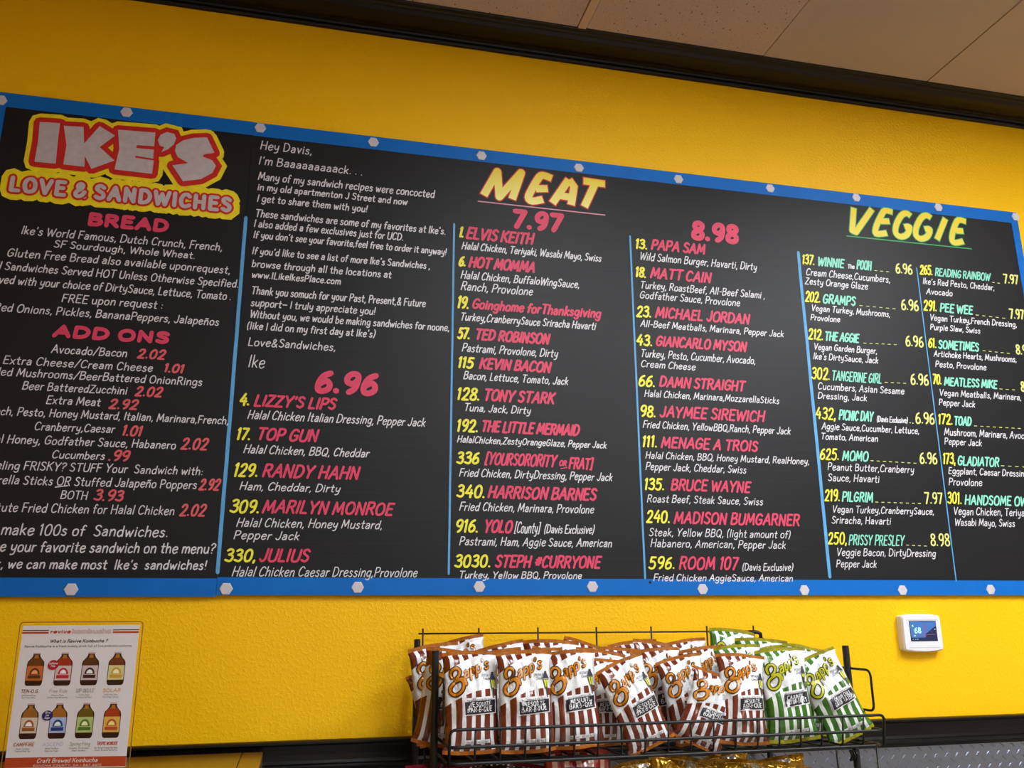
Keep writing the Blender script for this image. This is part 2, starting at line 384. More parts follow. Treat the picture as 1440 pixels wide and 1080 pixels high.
# ceiling troffers (the room's lamps, above and behind the camera)
emis = {}
for i, (tx, ty, lx, ly, st) in enumerate(TROFFERS):
    t = empty('ceiling_light', (tx, ty, ZC)); tag(t, ['bright ceiling lamp at the right, nearest the menu wall', 'ceiling lamp above the camera, left of the brightest one', 'crosswise ceiling lamp in the middle of the room behind', 'dim ceiling lamp at the left rear of the room'][i], 'ceiling light')
    b = MB(); w = .03
    b.box(-lx/2-w, lx/2+w, -ly/2-w, -ly/2, -.03, -.005); b.box(-lx/2-w, lx/2+w, ly/2, ly/2+w, -.03, -.005)
    b.box(-lx/2-w, -lx/2, -ly/2, ly/2, -.03, -.005); b.box(lx/2, lx/2+w, -ly/2, ly/2, -.03, -.005)
    b.build('frame', hex_m, t)
    m = bpy.data.materials.new('lamp_diffuser_%d' % i); m.use_nodes = True
    pb = m.node_tree.nodes['Principled BSDF']; pb.inputs['Emission Color'].default_value = (.92, .97, 1.0, 1); pb.inputs['Emission Strength'].default_value = st
    b = MB(); b.box(-lx/2, lx/2, -ly/2, ly/2, -.02, -.008); b.build('diffuser', m, t)

# ---------------------------------------------------------------- menu boards
ZT = 2.9244; ZB = 1.7121
ZT = 2.926; ZB = 1.709
XS = -.178; XL = -0.7854 - .012; XR = 2.2153 + .005
YB = -.0120
def on_board(a, b, off): return (a, YB - .0004 - off, b)
boards = []
for i, (xa, xb, zt, zb, lab) in enumerate(((XL, XS-.0007, ZT, ZB-.003, 'narrow black menu board with the shop logo, bread and add-ons, left of the seam'),
                                 (XS, XR, ZT-.001, ZB, 'long black menu board with meat and veggie sandwich lists, right of the seam'))):
    t = empty('menu_board', ((xa+xb)/2, YB, zb)); tag(t, lab, 'menu board'); boards.append(t)
    off = Vector((-(xa+xb)/2, -YB, -zb))
    def put(mb, name, mats, par=None, root=t, off=off, **k):
        if par is None:
            mb.v = [tuple(Vector(v)+off) for v in mb.v]; return mb.build(name, mats, root, **k)
        mb.v = [tuple(Vector(v)+off) for v in mb.v]; return mb.build(name, mats, par, **k)
    t_put = put
    b = MB(); b.box(xa, xb, YB, -.0005, zb, zt); put(b, 'black_panel', board_m)
    bw = .040
    def strip(ax, bx, az, bz):
        q = MB(); q.box(ax, bx, YB-.0006, YB, az, bz); put(q, 'blue_border', blue_m)
    strip(xa, xb, zt-.039, zt); strip(xa, xb, zb, zb+bw)
    if i == 0: strip(xa, xa+.030, zb+bw, zt-.039)
    else: strip(xb-.026, xb, zb+bw, zt-.039)
    t['_x'] = i
    boards[i] = (t, put)
for (cx, cz) in [(-0.7806, 2.9026), (-0.4902, 2.91), (-0.1606, 2.9101), (0.1361, 2.9072), (0.4361, 2.9045), (0.7216, 2.9022), (1.0294, 2.9029), (1.3292, 2.9078), (1.6251, 2.9107), (1.9217, 2.9106), (2.2137, 2.9088), (-0.4834, 1.7209), (-0.157, 1.7229), (0.1404, 1.7267), (0.4341, 1.729), (0.7249, 1.7296), (1.0258, 1.724), (1.3204, 1.7216), (1.6219, 1.722), (1.9088, 1.7243)]:
    i = 0 if cx < XS else 1
    b = MB(); r = .0150
    ring = [(cx + r*math.cos(PI/3*k), cz + r*.98*math.sin(PI/3*k)) for k in range(6)]
    ins = [(cx + r*.88*math.cos(PI/3*k), cz + r*.86*math.sin(PI/3*k)) for k in range(6)]
    vs = [(a, YB-.0005, c) for a, c in ring] + [(a, YB-.0022, c) for a, c in ring] + [(a, YB-.0030, c) for a, c in ins]
    fs = [(k, (k+1) % 6, 6+(k+1) % 6, 6+k) for k in range(6)] + [(6+k, 6+(k+1) % 6, 12+(k+1) % 6, 12+k) for k in range(6)] + [tuple(range(12, 18))]
    b.add(vs, fs); boards[i][1](b, 'hexagon_cap', hex_m)
# small screws near the seam
for (cx, cz, i) in ((XS+.022, 1.765, 1), (XS-.03, 1.77, 0), (XS+.02, 2.865, 1), (0.9923, 2.8759, 1), (0.881, 1.7407, 1)):
    b = MB(); b.tube([(cx, YB-.0002, cz), (cx, YB-.0016, cz)], .0035, 10); boards[i][1](b, 'screw_head', wire_m)
# dividers and underlines
for (i, xa, za, xb, zb, w, c) in [(0, -0.1784, 2.6496, -0.1785, 1.7595, 0.0085, 'sky_paint'), (1, 0.3614, 2.6886, 0.3582, 1.7592, 0.0052, 'sky_paint'), (1, 0.8692, 2.7045, 0.8677, 1.7513, 0.0052, 'sky_paint'), (1, 1.4036, 2.7056, 1.4018, 1.7574, 0.0095, 'sky_paint'), (1, 1.8102, 2.6926, 1.7991, 1.7475, 0.0035, 'sky_paint'), (1, 0.4276, 2.7639, 0.7959, 2.762, 0.0034, 'pale_pink_paint'), (1, 1.576, 2.7768, 2.0238, 2.7776, 0.0034, 'green_paint'), (0, -0.542, 1.9459, -0.5174, 1.9499, 0.0025, 'white_paint'), (1, 0.6488, 2.0277, 0.6657, 2.0311, 0.0025, 'pink_paint')]:
    b = Flat(); n = 14
    rnd = random.Random(xa)
    pts = [(xa+(xb-xa)*k/n + rnd.uniform(-1, 1)*w*.05, za+(zb-za)*k/n) for k in range(n+1)]
    ribbon(b, pts, w, on_board, z=.0002)
    boards[i][1](b, 'divider_line' if abs(za-zb) > .5 else 'underline', MATS[c])
ru = Flat(); _z = 1.80
while _z < 2.72:
    xa = -.10 + .05*math.sin(_z*40); xb = 1.62 + .1*math.sin(_z*23)
    for q in range(12):
        if (q*7+int(_z*100)) % 9: ribbon(ru, [(xa+(xb-xa)*q/12, _z), (xa+(xb-xa)*(q+.93)/12, _z+.0004*math.sin(q))], .0011, on_board, z=.00005, capn=0)
    _z += .0305
boards[1][1](ru, 'faint_ruling', mat('ruled_pencil', (13, 13, 15), rough=.6))['kind'] = 'stuff'
# lettering rows: kind, level, text, hidden prefix, x, z, width, cap height, stroke, slant, colour, style
ROWS = [
    ('heading_bread', 0, 'BREAD', '', -0.5496, 2.5878, 0.1905, 0.0377, 0.01037, 0.06, 'pink_paint', 'b'),
    ('lettering', 0, "Ike's World Famous, Dutch Crunch, French,", '', -0.6913, 2.5511, 0.4622, 0.023, 0.00267, 0.16, 'white_paint', 'r'),
    ('lettering', 0, 'SF Sourdough, Whole Wheat.', '', -0.6165, 2.5238, 0.3251, 0.0203, 0.00268, 0.16, 'white_paint', 'r'),
    ('lettering', 0, 'Gluten Free Bread also available uponrequest,', '', -0.7143, 2.4914, 0.5089, 0.0226, 0.00262, 0.16, 'white_paint', 'r'),
    ('lettering', 0, 'Sandwiches Served HOT Unless Otherwise Specified.', 'All ', -0.7147, 2.4565, 0.5319, 0.0223, 0.00259, 0.16, 'white_paint', 'r'),
    ('lettering', 0, 'with your choice of DirtySauce, Lettuce, Tomato .', 'Served ', -0.6824, 2.4219, 0.4843, 0.0223, 0.00259, 0.16, 'white_paint', 'r'),
    ('lettering', 0, 'FREE upon request :', '', -0.5829, 2.3862, 0.2299, 0.0224, 0.0026, 0.16, 'white_paint', 'r'),
    ('lettering', 0, 'Onions, Pickles, BananaPeppers, Jalapeños', 'Red ', -0.6761, 2.353, 0.4559, 0.0219, 0.00254, 0.16, 'white_paint', 'r'),
    ('heading_add_ons', 0, 'ADD ONS', '', -0.5924, 2.2976, 0.2617, 0.0332, 0.00961, 0.12, 'pink_paint', 'b'),
    ('lettering', 0, 'Avocado/Bacon', '', -0.5897, 2.2593, 0.1679, 0.0216, 0.00251, 0.16, 'white_paint', 'r'),
    ('price', 0, '2.02', '', -0.4031, 2.2579, 0.0679, 0.0264, 0.00506, 0.26, 'coral_paint', 'r'),
    ('lettering', 0, 'Extra Cheese/Cream Cheese', '', -0.6881, 2.2267, 0.3266, 0.0212, 0.00246, 0.16, 'white_paint', 'r'),
    ('price', 0, '1.01', '', -0.3404, 2.2272, 0.0503, 0.0243, 0.00508, 0.26, 'coral_paint', 'r'),
    ('lettering', 0, 'Mushrooms/BeerBattered OnionRings', 'Grilled ', -0.6562, 2.1984, 0.4091, 0.0211, 0.00245, 0.16, 'white_paint', 'r'),
    ('lettering', 0, 'Beer BatteredZucchini', '', -0.6404, 2.1679, 0.2279, 0.021, 0.00244, 0.16, 'white_paint', 'r'),
    ('price', 0, '2.02', '', -0.3989, 2.1648, 0.0655, 0.0268, 0.00497, 0.26, 'coral_paint', 'r'),
    ('lettering', 0, 'Extra Meat', '', -0.5862, 2.137, 0.1187, 0.021, 0.00244, 0.16, 'white_paint', 'r'),
    ('price', 0, '2.92', '', -0.4527, 2.1319, 0.068, 0.0264, 0.0049, 0.26, 'coral_paint', 'r'),
    ('lettering', 0, 'ch, Pesto, Honey Mustard, Italian, Marinara,French,', 'Ran', -0.6765, 2.1062, 0.4957, 0.0207, 0.0024, 0.16, 'white_paint', 'r'),
    ('lettering', 0, 'Cranberry,Caesar', '', -0.6027, 2.0744, 0.1726, 0.0207, 0.0024, 0.16, 'white_paint', 'r'),
    ('price', 0, '1.01', '', -0.418, 2.069, 0.0492, 0.0274, 0.00485, 0.26, 'coral_paint', 'r'),
    ('lettering', 0, 'Honey, Godfather Sauce, Habanero', 'Real ', -0.6553, 2.0418, 0.3623, 0.0212, 0.00236, 0.16, 'white_paint', 'r'),
    ('price', 0, '2.02', '', -0.2858, 2.0413, 0.0656, 0.0306, 0.00489, 0.26, 'coral_paint', 'r'),
    ('lettering', 0, 'Cucumbers', '', -0.5587, 2.0112, 0.1139, 0.0196, 0.00237, 0.16, 'white_paint', 'r'),
    ('price', 0, '.99', '', -0.4403, 2.0084, 0.0497, 0.0273, 0.00476, 0.26, 'coral_paint', 'r'),
    ('lettering', 0, 'FRISKY? STUFF Your  Sandwich with:', 'Feeling ', -0.6137, 1.982, 0.3864, 0.021, 0.00234, 0.16, 'white_paint', 'r'),
    ('lettering', 0, 'Sticks OR Stuffed Jalapeño Poppers', 'Mozzarella ', -0.6106, 1.9492, 0.3721, 0.0216, 0.00232, 0.16, 'white_paint', 'r'),
    ('price', 0, '2.92', '', -0.2375, 1.947, 0.0515, 0.0292, 0.0048, 0.26, 'coral_paint', 'r'),
    ('lettering', 0, 'BOTH', '', -0.5303, 1.9189, 0.0591, 0.02, 0.00232, 0.16, 'white_paint', 'r'),
    ('price', 0, '3.93', '', -0.4616, 1.9166, 0.0677, 0.0275, 0.00465, 0.26, 'coral_paint', 'r'),
    ('lettering', 0, 'Fried Chicken for Halal Chicken', 'Substitute ', -0.6053, 1.8878, 0.3233, 0.022, 0.00228, 0.16, 'white_paint', 'r'),
    ('price', 0, '2.02', '', -0.2748, 1.8855, 0.0624, 0.0303, 0.00471, 0.26, 'coral_paint', 'r'),
    ('lettering', 0, 'make 100s of  Sandwiches.', 'We ', -0.6408, 1.8372, 0.3479, 0.0263, 0.0029, 0.16, 'white_paint', 'r'),
    ('lettering', 0, 'your favorite sandwich on the menu?', "Don't see ", -0.6176, 1.8009, 0.4323, 0.0254, 0.00289, 0.16, 'white_paint', 'r'),
    ('lettering', 0, "we can make most  Ike's  sandwiches!", 'Ask, ', -0.6178, 1.7646, 0.4159, 0.0228, 0.00285, 0.16, 'white_paint', 'r'),
    ('lettering', 0, 'Hey Davis,', '', -0.1583, 2.8476, 0.1346, 0.027, 0.00286, 0.16, 'white_paint', 'r'),
    ('lettering', 0, "I'm Baaaaaaaaack. . .", '', -0.1589, 2.8034, 0.2702, 0.0257, 0.00283, 0.16, 'white_paint', 'r'),
    ('lettering', 0, 'Many of my sandwich recipes were concocted', '', -0.1577, 2.7589, 0.466, 0.0244, 0.00295, 0.16, 'white_paint', 'r'),
    ('lettering', 0, 'in my old apartmenton J Street and now', '', -0.157, 2.7294, 0.3919, 0.0212, 0.00293, 0.16, 'white_paint', 'r'),
    ('lettering', 0, 'I get to share them with you!', '', -0.1561, 2.6966, 0.2855, 0.0221, 0.00291, 0.16, 'white_paint', 'r'),
    ('lettering', 0, "These sandwiches are some of my favorites at Ike's.", '', -0.1577, 2.6538, 0.4967, 0.0228, 0.00287, 0.16, 'white_paint', 'r'),
    ('lettering', 0, 'I also added a few exclusives just for UCD.', '', -0.1588, 2.6248, 0.3845, 0.0227, 0.00286, 0.16, 'white_paint', 'r'),
    ('lettering', 0, "If you don't see your favorite,feel free to order it anyway!", '', -0.158, 2.5943, 0.5012, 0.0215, 0.00283, 0.16, 'white_paint', 'r'),
    ('lettering', 0, "If you'd like to see a list of more Ike's Sandwiches ,", '', -0.158, 2.5502, 0.4564, 0.0214, 0.00282, 0.16, 'white_paint', 'r'),
    ('lettering', 0, 'browse through all the locations at', '', -0.1565, 2.5154, 0.3548, 0.0212, 0.00279, 0.16, 'white_paint', 'r'),
    ('lettering', 0, 'www.ILikeIkesPlace.com', '', -0.1549, 2.4867, 0.2238, 0.0201, 0.00278, 0.16, 'white_paint', 'r'),
    ('lettering', 0, 'Thank you somuch for your Past, Present,& Future', '', -0.1527, 2.4425, 0.4428, 0.0227, 0.00274, 0.16, 'white_paint', 'r'),
    ('lettering', 0, 'support— I truly appreciate you!', '', -0.1514, 2.4109, 0.3116, 0.0216, 0.00272, 0.16, 'white_paint', 'r'),
    ('lettering', 0, 'Without you, we would be making sandwiches for noone,', '', -0.1518, 2.3803, 0.504, 0.0215, 0.00271, 0.16, 'white_paint', 'r'),
    ('lettering', 0, "(like I did on my first day at Ike's)", '', -0.1569, 2.3496, 0.3192, 0.0213, 0.00269, 0.16, 'white_paint', 'r'),
    ('lettering', 0, 'Love&Sandwiches,', '', -0.151, 2.3071, 0.2137, 0.0229, 0.00266, 0.16, 'white_paint', 'r'),
    ('lettering', 0, 'Ike', '', -0.1471, 2.2516, 0.0433, 0.0335, 0.00263, 0.16, 'white_paint', 'r'),
    ('heading_price', 0, '6.96', '', 0.0116, 2.1949, 0.1649, 0.063, 0.01507, 0.2, 'pink_paint', 'b'),
    ('menu_entry', 0, "LIZZY'S LIPS", '', -0.1278, 2.1539, 0.2018, 0.032, 0.00578, 0.3, 'pink_paint', 'r'),
    ('entry_number', 1, '4.', '', -0.1618, 2.1544, 0.0269, 0.0336, 0.00553, 0.22, 'yellow_paint', 'r'),
    ('entry_description', 1, 'Halal Chicken Italian Dressing, Pepper Jack', '', -0.1397, 2.1224, 0.4369, 0.0237, 0.00255, 0.3, 'white_paint', 'r'),
    ('menu_entry', 0, 'TOP GUN', '', -0.1168, 2.0709, 0.1506, 0.0331, 0.00566, 0.3, 'pink_paint', 'r'),
    ('entry_number', 1, '17.', '', -0.1629, 2.0694, 0.0359, 0.0321, 0.00542, 0.22, 'yellow_paint', 'r'),
    ('entry_description', 1, 'Halal Chicken, BBQ, Cheddar', '', -0.1432, 2.0382, 0.3017, 0.0224, 0.0025, 0.3, 'white_paint', 'r'),
    ('menu_entry', 0, 'RANDY HAHN', '', -0.0973, 1.9815, 0.2355, 0.035, 0.00555, 0.3, 'pink_paint', 'r'),
    ('entry_number', 1, '129.', '', -0.1633, 1.9811, 0.0595, 0.0348, 0.0053, 0.22, 'yellow_paint', 'r'),
    ('entry_description', 1, 'Ham, Cheddar, Dirty', '', -0.1458, 1.95, 0.2383, 0.021, 0.00244, 0.3, 'white_paint', 'r'),
    ('menu_entry', 0, 'MARILYN MONROE', '', -0.0916, 1.8963, 0.3154, 0.0335, 0.00544, 0.3, 'pink_paint', 'r'),
    ('entry_number', 1, '309.', '', -0.1649, 1.8952, 0.0701, 0.0332, 0.00519, 0.22, 'yellow_paint', 'r'),
    ('entry_description', 1, 'Halal Chicken, Honey Mustard,', '', -0.1467, 1.8637, 0.3405, 0.0223, 0.0024, 0.3, 'white_paint', 'r'),
    ('entry_description', 1, 'Pepper Jack', '', -0.1505, 1.8349, 0.1529, 0.0213, 0.00238, 0.3, 'white_paint', 'r'),
    ('menu_entry', 0, 'JULIUS', '', -0.0913, 1.7831, 0.1203, 0.0326, 0.0053, 0.3, 'pink_paint', 'r'),
    ('entry_number', 1, '330,', '', -0.1675, 1.7828, 0.0722, 0.0315, 0.00505, 0.22, 'yellow_paint', 'r'),
    ('entry_description', 1, 'Halal Chicken Caesar Dressing,Provolone', '', -0.1482, 1.7505, 0.4331, 0.024, 0.00232, 0.3, 'white_paint', 'r'),
    ('heading_price', 0, '7.97', '', 0.5178, 2.6917, 0.1559, 0.0618, 0.01505, 0.14, 'pink_paint', 'b'),
    ('menu_entry', 0, 'ELVIS KEITH', '', 0.3912, 2.6471, 0.198, 0.0377, 0.00681, 0.3, 'pink_paint', 'r'),
    ('entry_number', 1, '1.', '', 0.3727, 2.6494, 0.0161, 0.0345, 0.00653, 0.22, 'yellow_paint', 'r'),
    ('entry_description', 1, 'Halal Chicken, Teriyaki, Wasabi Mayo, Swiss', '', 0.3808, 2.6164, 0.403, 0.0239, 0.00301, 0.3, 'white_paint', 'r'),
    ('menu_entry', 0, 'HOT MOMMA', '', 0.3992, 2.5644, 0.1929, 0.0351, 0.00671, 0.3, 'pink_paint', 'r'),
    ('entry_number', 1, '6.', '', 0.3725, 2.5661, 0.0228, 0.0318, 0.00641, 0.22, 'yellow_paint', 'r'),
    ('entry_description', 1, 'Halal Chicken, BuffaloWingSauce,', '', 0.3791, 2.5314, 0.3345, 0.0245, 0.00296, 0.3, 'white_paint', 'r'),
    ('entry_description', 1, 'Ranch, Provolone', '', 0.3794, 2.4985, 0.2043, 0.0263, 0.00293, 0.3, 'white_paint', 'r'),
    ('menu_entry', 0, 'Goinghome forThanksgiving', '', 0.4096, 2.4477, 0.3682, 0.0311, 0.00552, 0.3, 'pink_paint', 'r'),
    ('entry_number', 1, '19.', '', 0.3689, 2.4455, 0.0359, 0.037, 0.00625, 0.22, 'yellow_paint', 'r'),
    ('entry_description', 1, 'Turkey,CranberrySauce Sriracha Havarti', '', 0.3788, 2.4134, 0.3814, 0.0238, 0.00288, 0.3, 'white_paint', 'r'),
    ('menu_entry', 0, 'TED ROBINSON', '', 0.4172, 2.3614, 0.2116, 0.0336, 0.00642, 0.3, 'pink_paint', 'r'),
    ('entry_number', 1, '57.', '', 0.3713, 2.3612, 0.0364, 0.0343, 0.00612, 0.22, 'yellow_paint', 'r'),
    ('entry_description', 1, 'Pastrami, Provolone, Dirty', '', 0.3843, 2.3274, 0.2661, 0.0244, 0.00283, 0.3, 'white_paint', 'r'),
    ('menu_entry', 0, 'KEVIN BACON', '', 0.4295, 2.2828, 0.2017, 0.033, 0.00631, 0.3, 'pink_paint', 'r'),
    ('entry_number', 1, '115', '', 0.3721, 2.2817, 0.0479, 0.0328, 0.00603, 0.22, 'yellow_paint', 'r'),
    ('entry_description', 1, 'Bacon, Lettuce, Tomato, Jack', '', 0.3887, 2.2525, 0.2888, 0.023, 0.00278, 0.3, 'white_paint', 'r'),
    ('menu_entry', 0, 'TONY STARK', '', 0.4401, 2.1973, 0.2002, 0.0342, 0.00618, 0.3, 'pink_paint', 'r'),
    ('entry_number', 1, '128.', '', 0.3706, 2.196, 0.0639, 0.0359, 0.0059, 0.22, 'yellow_paint', 'r'),
    ('entry_description', 1, 'Tuna, Jack, Dirty', '', 0.3904, 2.1679, 0.1826, 0.0216, 0.00272, 0.3, 'white_paint', 'r'),
    ('menu_entry', 0, 'THE LITTLE MERMAID', '', 0.4347, 2.1148, 0.2712, 0.0327, 0.00607, 0.3, 'pink_paint', 'r'),
    ('entry_number', 1, '192.', '', 0.3715, 2.113, 0.0595, 0.0353, 0.00581, 0.22, 'yellow_paint', 'r'),
    ('entry_description', 1, 'HalalChicken,ZestyOrangeGlaze, Pepper Jack', '', 0.3741, 2.085, 0.4048, 0.0194, 0.00268, 0.3, 'white_paint', 'r'),
    ('menu_entry', 0, '[YOURSORORITY', '', 0.4451, 2.03, 0.1951, 0.0339, 0.00504, 0.3, 'pink_paint', 'r'),
    ('entry_number', 1, '336', '', 0.3724, 2.0307, 0.064, 0.0337, 0.00569, 0.22, 'yellow_paint', 'r'),
    ('entry_name_end', 1, 'OR', '', 0.6427, 2.034, 0.0241, 0.0168, 0.00373, 0.26, 'pink_paint', 'r'),
    ('entry_name_end', 1, 'FRAT]', '', 0.668, 2.0265, 0.0719, 0.0327, 0.00514, 0.26, 'pink_paint', 'r'),
    ('entry_description', 1, 'Fried Chicken, DirtyDressing, Pepper Jack', '', 0.3804, 1.9985, 0.412, 0.0225, 0.00261, 0.3, 'white_paint', 'r'),
    ('menu_entry', 0, 'HARRISON BARNES', '', 0.4526, 1.9453, 0.2953, 0.0342, 0.00585, 0.3, 'pink_paint', 'r'),
    ('entry_number', 1, '340.', '', 0.3733, 1.9451, 0.0757, 0.0347, 0.00556, 0.22, 'yellow_paint', 'r'),
    ('entry_description', 1, 'Fried Chicken, Marinara, Provolone', '', 0.3813, 1.913, 0.3573, 0.023, 0.00257, 0.3, 'white_paint', 'r'),
    ('menu_entry', 0, 'YOLO', '', 0.4423, 1.8592, 0.0806, 0.0343, 0.00572, 0.3, 'pink_paint', 'r'),
    ('entry_number', 1, '916.', '', 0.3707, 1.8589, 0.0613, 0.0341, 0.00546, 0.22, 'yellow_paint', 'r'),
    ('entry_note', 1, '[County]', '', 0.522, 1.8596, 0.0716, 0.0292, 0.00257, 0.26, 'white_paint', 'r'),
    ('entry_note', 1, '(Davis Exclusive)', '', 0.5997, 1.8608, 0.1372, 0.0233, 0.0026, 0.26, 'white_paint', 'r'),
    ('entry_description', 1, 'Pastrami, Ham, Aggie Sauce, American', '', 0.3821, 1.8279, 0.4027, 0.0225, 0.00251, 0.3, 'white_paint', 'r'),
    ('menu_entry', 0, 'STEPH #CURRYONE', '', 0.4708, 1.7736, 0.2822, 0.0328, 0.00561, 0.3, 'pink_paint', 'r'),
    ('entry_number', 1, '3030.', '', 0.3703, 1.7742, 0.0933, 0.0333, 0.00534, 0.22, 'yellow_paint', 'r'),
    ('entry_description', 1, 'Turkey, Yellow BBQ, Provolone', '', 0.382, 1.7479, 0.3182, 0.0187, 0.00246, 0.3, 'white_paint', 'r'),
    ('heading_price', 0, '8.98', '', 1.0545, 2.7104, 0.1598, 0.0655, 0.01612, 0.14, 'pink_paint', 'b'),
    ('menu_entry', 0, 'PAPA SAM', '', 0.9289, 2.6679, 0.1764, 0.0355, 0.00641, 0.3, 'pink_paint', 'r'),
    ('entry_number', 1, '13.', '', 0.8809, 2.6666, 0.0408, 0.0334, 0.00614, 0.22, 'yellow_paint', 'r'),
    ('entry_description', 1, 'Wild Salmon Burger, Havarti, Dirty', '', 0.8937, 2.6335, 0.3717, 0.0253, 0.00282, 0.3, 'white_paint', 'r'),
    ('menu_entry', 0, 'MATT CAIN', '', 0.9221, 2.5803, 0.1953, 0.0357, 0.00627, 0.3, 'pink_paint', 'r'),
    ('entry_number', 1, '18.', '', 0.8769, 2.5791, 0.0365, 0.0337, 0.00602, 0.22, 'yellow_paint', 'r'),
    ('entry_description', 1, 'Turkey, RoastBeef, All-Beef Salami ,', '', 0.891, 2.5471, 0.3891, 0.0239, 0.00277, 0.3, 'white_paint', 'r'),
    ('entry_description', 1, 'Godfather Sauce, Provolone', '', 0.8882, 2.5171, 0.3128, 0.0237, 0.00275, 0.3, 'white_paint', 'r'),
    ('menu_entry', 0, 'MICHAEL JORDAN', '', 0.9312, 2.4628, 0.2977, 0.0348, 0.00611, 0.3, 'pink_paint', 'r'),
    ('entry_number', 1, '23.', '', 0.8747, 2.4608, 0.0484, 0.0356, 0.00586, 0.22, 'yellow_paint', 'r'),
    ('entry_description', 1, 'All-Beef Meatballs, Marinara, Pepper Jack', '', 0.8865, 2.4329, 0.4462, 0.0214, 0.0027, 0.3, 'white_paint', 'r'),
    ('menu_entry', 0, 'GIANCARLO MYSON', '', 0.9282, 2.3792, 0.2836, 0.0333, 0.00601, 0.3, 'pink_paint', 'r'),
    ('entry_number', 1, '43.', '', 0.8709, 2.3772, 0.0512, 0.0358, 0.00574, 0.22, 'yellow_paint', 'r'),
    ('entry_description', 1, 'Turkey, Pesto, Cucumber, Avocado,', '', 0.8823, 2.3452, 0.3498, 0.0237, 0.00264, 0.3, 'white_paint', 'r'),
    ('entry_description', 1, 'Cream Cheese', '', 0.8823, 2.3162, 0.1663, 0.0218, 0.00263, 0.3, 'white_paint', 'r'),
    ('menu_entry', 0, 'DAMN STRAIGHT', '', 0.9323, 2.2626, 0.2648, 0.0333, 0.00585, 0.3, 'pink_paint', 'r'),
    ('entry_number', 1, '66.', '', 0.8714, 2.2605, 0.052, 0.0349, 0.00559, 0.22, 'yellow_paint', 'r'),
    ('entry_description', 1, 'Halal Chicken, Marinara,MozzarellaSticks', '', 0.8884, 2.2326, 0.4104, 0.0213, 0.00257, 0.3, 'white_paint', 'r'),
    ('menu_entry', 0, 'JAYMEE SIREWICH', '', 0.9291, 2.1773, 0.3214, 0.0345, 0.00575, 0.3, 'pink_paint', 'r'),
    ('entry_number', 1, '98.', '', 0.872, 2.1755, 0.0492, 0.0342, 0.00548, 0.22, 'yellow_paint', 'r'),
    ('entry_description', 1, 'Fried Chicken, YellowBBQ,Ranch, Pepper Jack', '', 0.8796, 2.1458, 0.4462, 0.0218, 0.00253, 0.3, 'white_paint', 'r'),
    ('menu_entry', 0, 'MENAGE A TROIS', '', 0.9281, 2.0924, 0.2939, 0.033, 0.00564, 0.3, 'pink_paint', 'r'),
    ('entry_number', 1, '111.', '', 0.8739, 2.0933, 0.047, 0.0337, 0.0054, 0.22, 'yellow_paint', 'r'),
    ('entry_description', 1, 'Halal Chicken, BBQ, Honey Mustard, RealHoney,', '', 0.8832, 2.0625, 0.4892, 0.0205, 0.00248, 0.3, 'white_paint', 'r'),
    ('entry_description', 1, 'Pepper Jack, Cheddar, Swiss', '', 0.8817, 2.0314, 0.2983, 0.0221, 0.00247, 0.3, 'white_paint', 'r'),
    ('menu_entry', 0, 'BRUCE WAYNE', '', 0.9498, 1.9782, 0.2399, 0.033, 0.0055, 0.3, 'pink_paint', 'r'),
    ('entry_number', 1, '135.', '', 0.8746, 1.9782, 0.0603, 0.0336, 0.00525, 0.22, 'yellow_paint', 'r'),
    ('entry_description', 1, 'Roast Beef, Steak Sauce, Swiss', '', 0.8819, 1.9459, 0.3404, 0.0217, 0.00242, 0.3, 'white_paint', 'r'),
    ('menu_entry', 0, 'MADISON BUMGARNER', '', 0.9537, 1.8908, 0.3763, 0.034, 0.00539, 0.3, 'pink_paint', 'r'),
    ('entry_number', 1, '240.', '', 0.8761, 1.8922, 0.0701, 0.0346, 0.00515, 0.22, 'yellow_paint', 'r'),
    ('entry_description', 1, 'Steak, Yellow BBQ, (light amount of)', '', 0.8824, 1.858, 0.4146, 0.0221, 0.00237, 0.3, 'white_paint', 'r'),
    ('entry_description', 1, 'Habanero, American, Pepper Jack', '', 0.8853, 1.8297, 0.3946, 0.0219, 0.00235, 0.3, 'white_paint', 'r'),
    ('menu_entry', 0, 'ROOM 107', '', 0.9609, 1.7727, 0.1753, 0.0356, 0.00526, 0.3, 'pink_paint', 'r'),
    ('entry_number', 1, '596.', '', 0.8768, 1.7734, 0.0757, 0.0336, 0.005, 0.22, 'yellow_paint', 'r'),
    ('entry_note', 1, '(Davis Exclusive)', '', 1.142, 1.7715, 0.1534, 0.0205, 0.00238, 0.26, 'white_paint', 'r'),
    ('entry_description', 1, 'Fried Chicken AggieSauce, American', '', 0.8892, 1.7436, 0.4034, 0.0191, 0.00231, 0.3, 'white_paint', 'r'),
    ('menu_entry', 0, 'WINNIE', '', 1.4623, 2.6676, 0.0973, 0.032, 0.00542, 0.3, 'mint_paint', 'r'),
    ('entry_number', 1, '137.', '', 1.4112, 2.6684, 0.0448, 0.034, 0.00541, 0.22, 'yellow_paint', 'r'),
    ('entry_note', 1, 'The', '', 1.5652, 2.6689, 0.027, 0.0155, 0.003, 0.26, 'white_paint', 'r'),
    ('entry_name_end', 1, 'POOH', '', 1.5954, 2.6685, 0.0584, 0.0334, 0.00548, 0.26, 'mint_paint', 'r'),
    ('entry_description', 1, 'Cream Cheese,Cucumbers,', '', 1.4207, 2.6339, 0.2889, 0.0245, 0.00296, 0.3, 'white_paint', 'r'),
    ('entry_description', 1, 'Zesty Orange Glaze', '', 1.4145, 2.6048, 0.2174, 0.0233, 0.00294, 0.3, 'white_paint', 'r'),
    ('leader_dashes', 1, 'DASH', 3, 1.6595, 2.6708, 1.7202, 2.6711, 0.002, 0, 'pale_yellow_paint', 'd'),
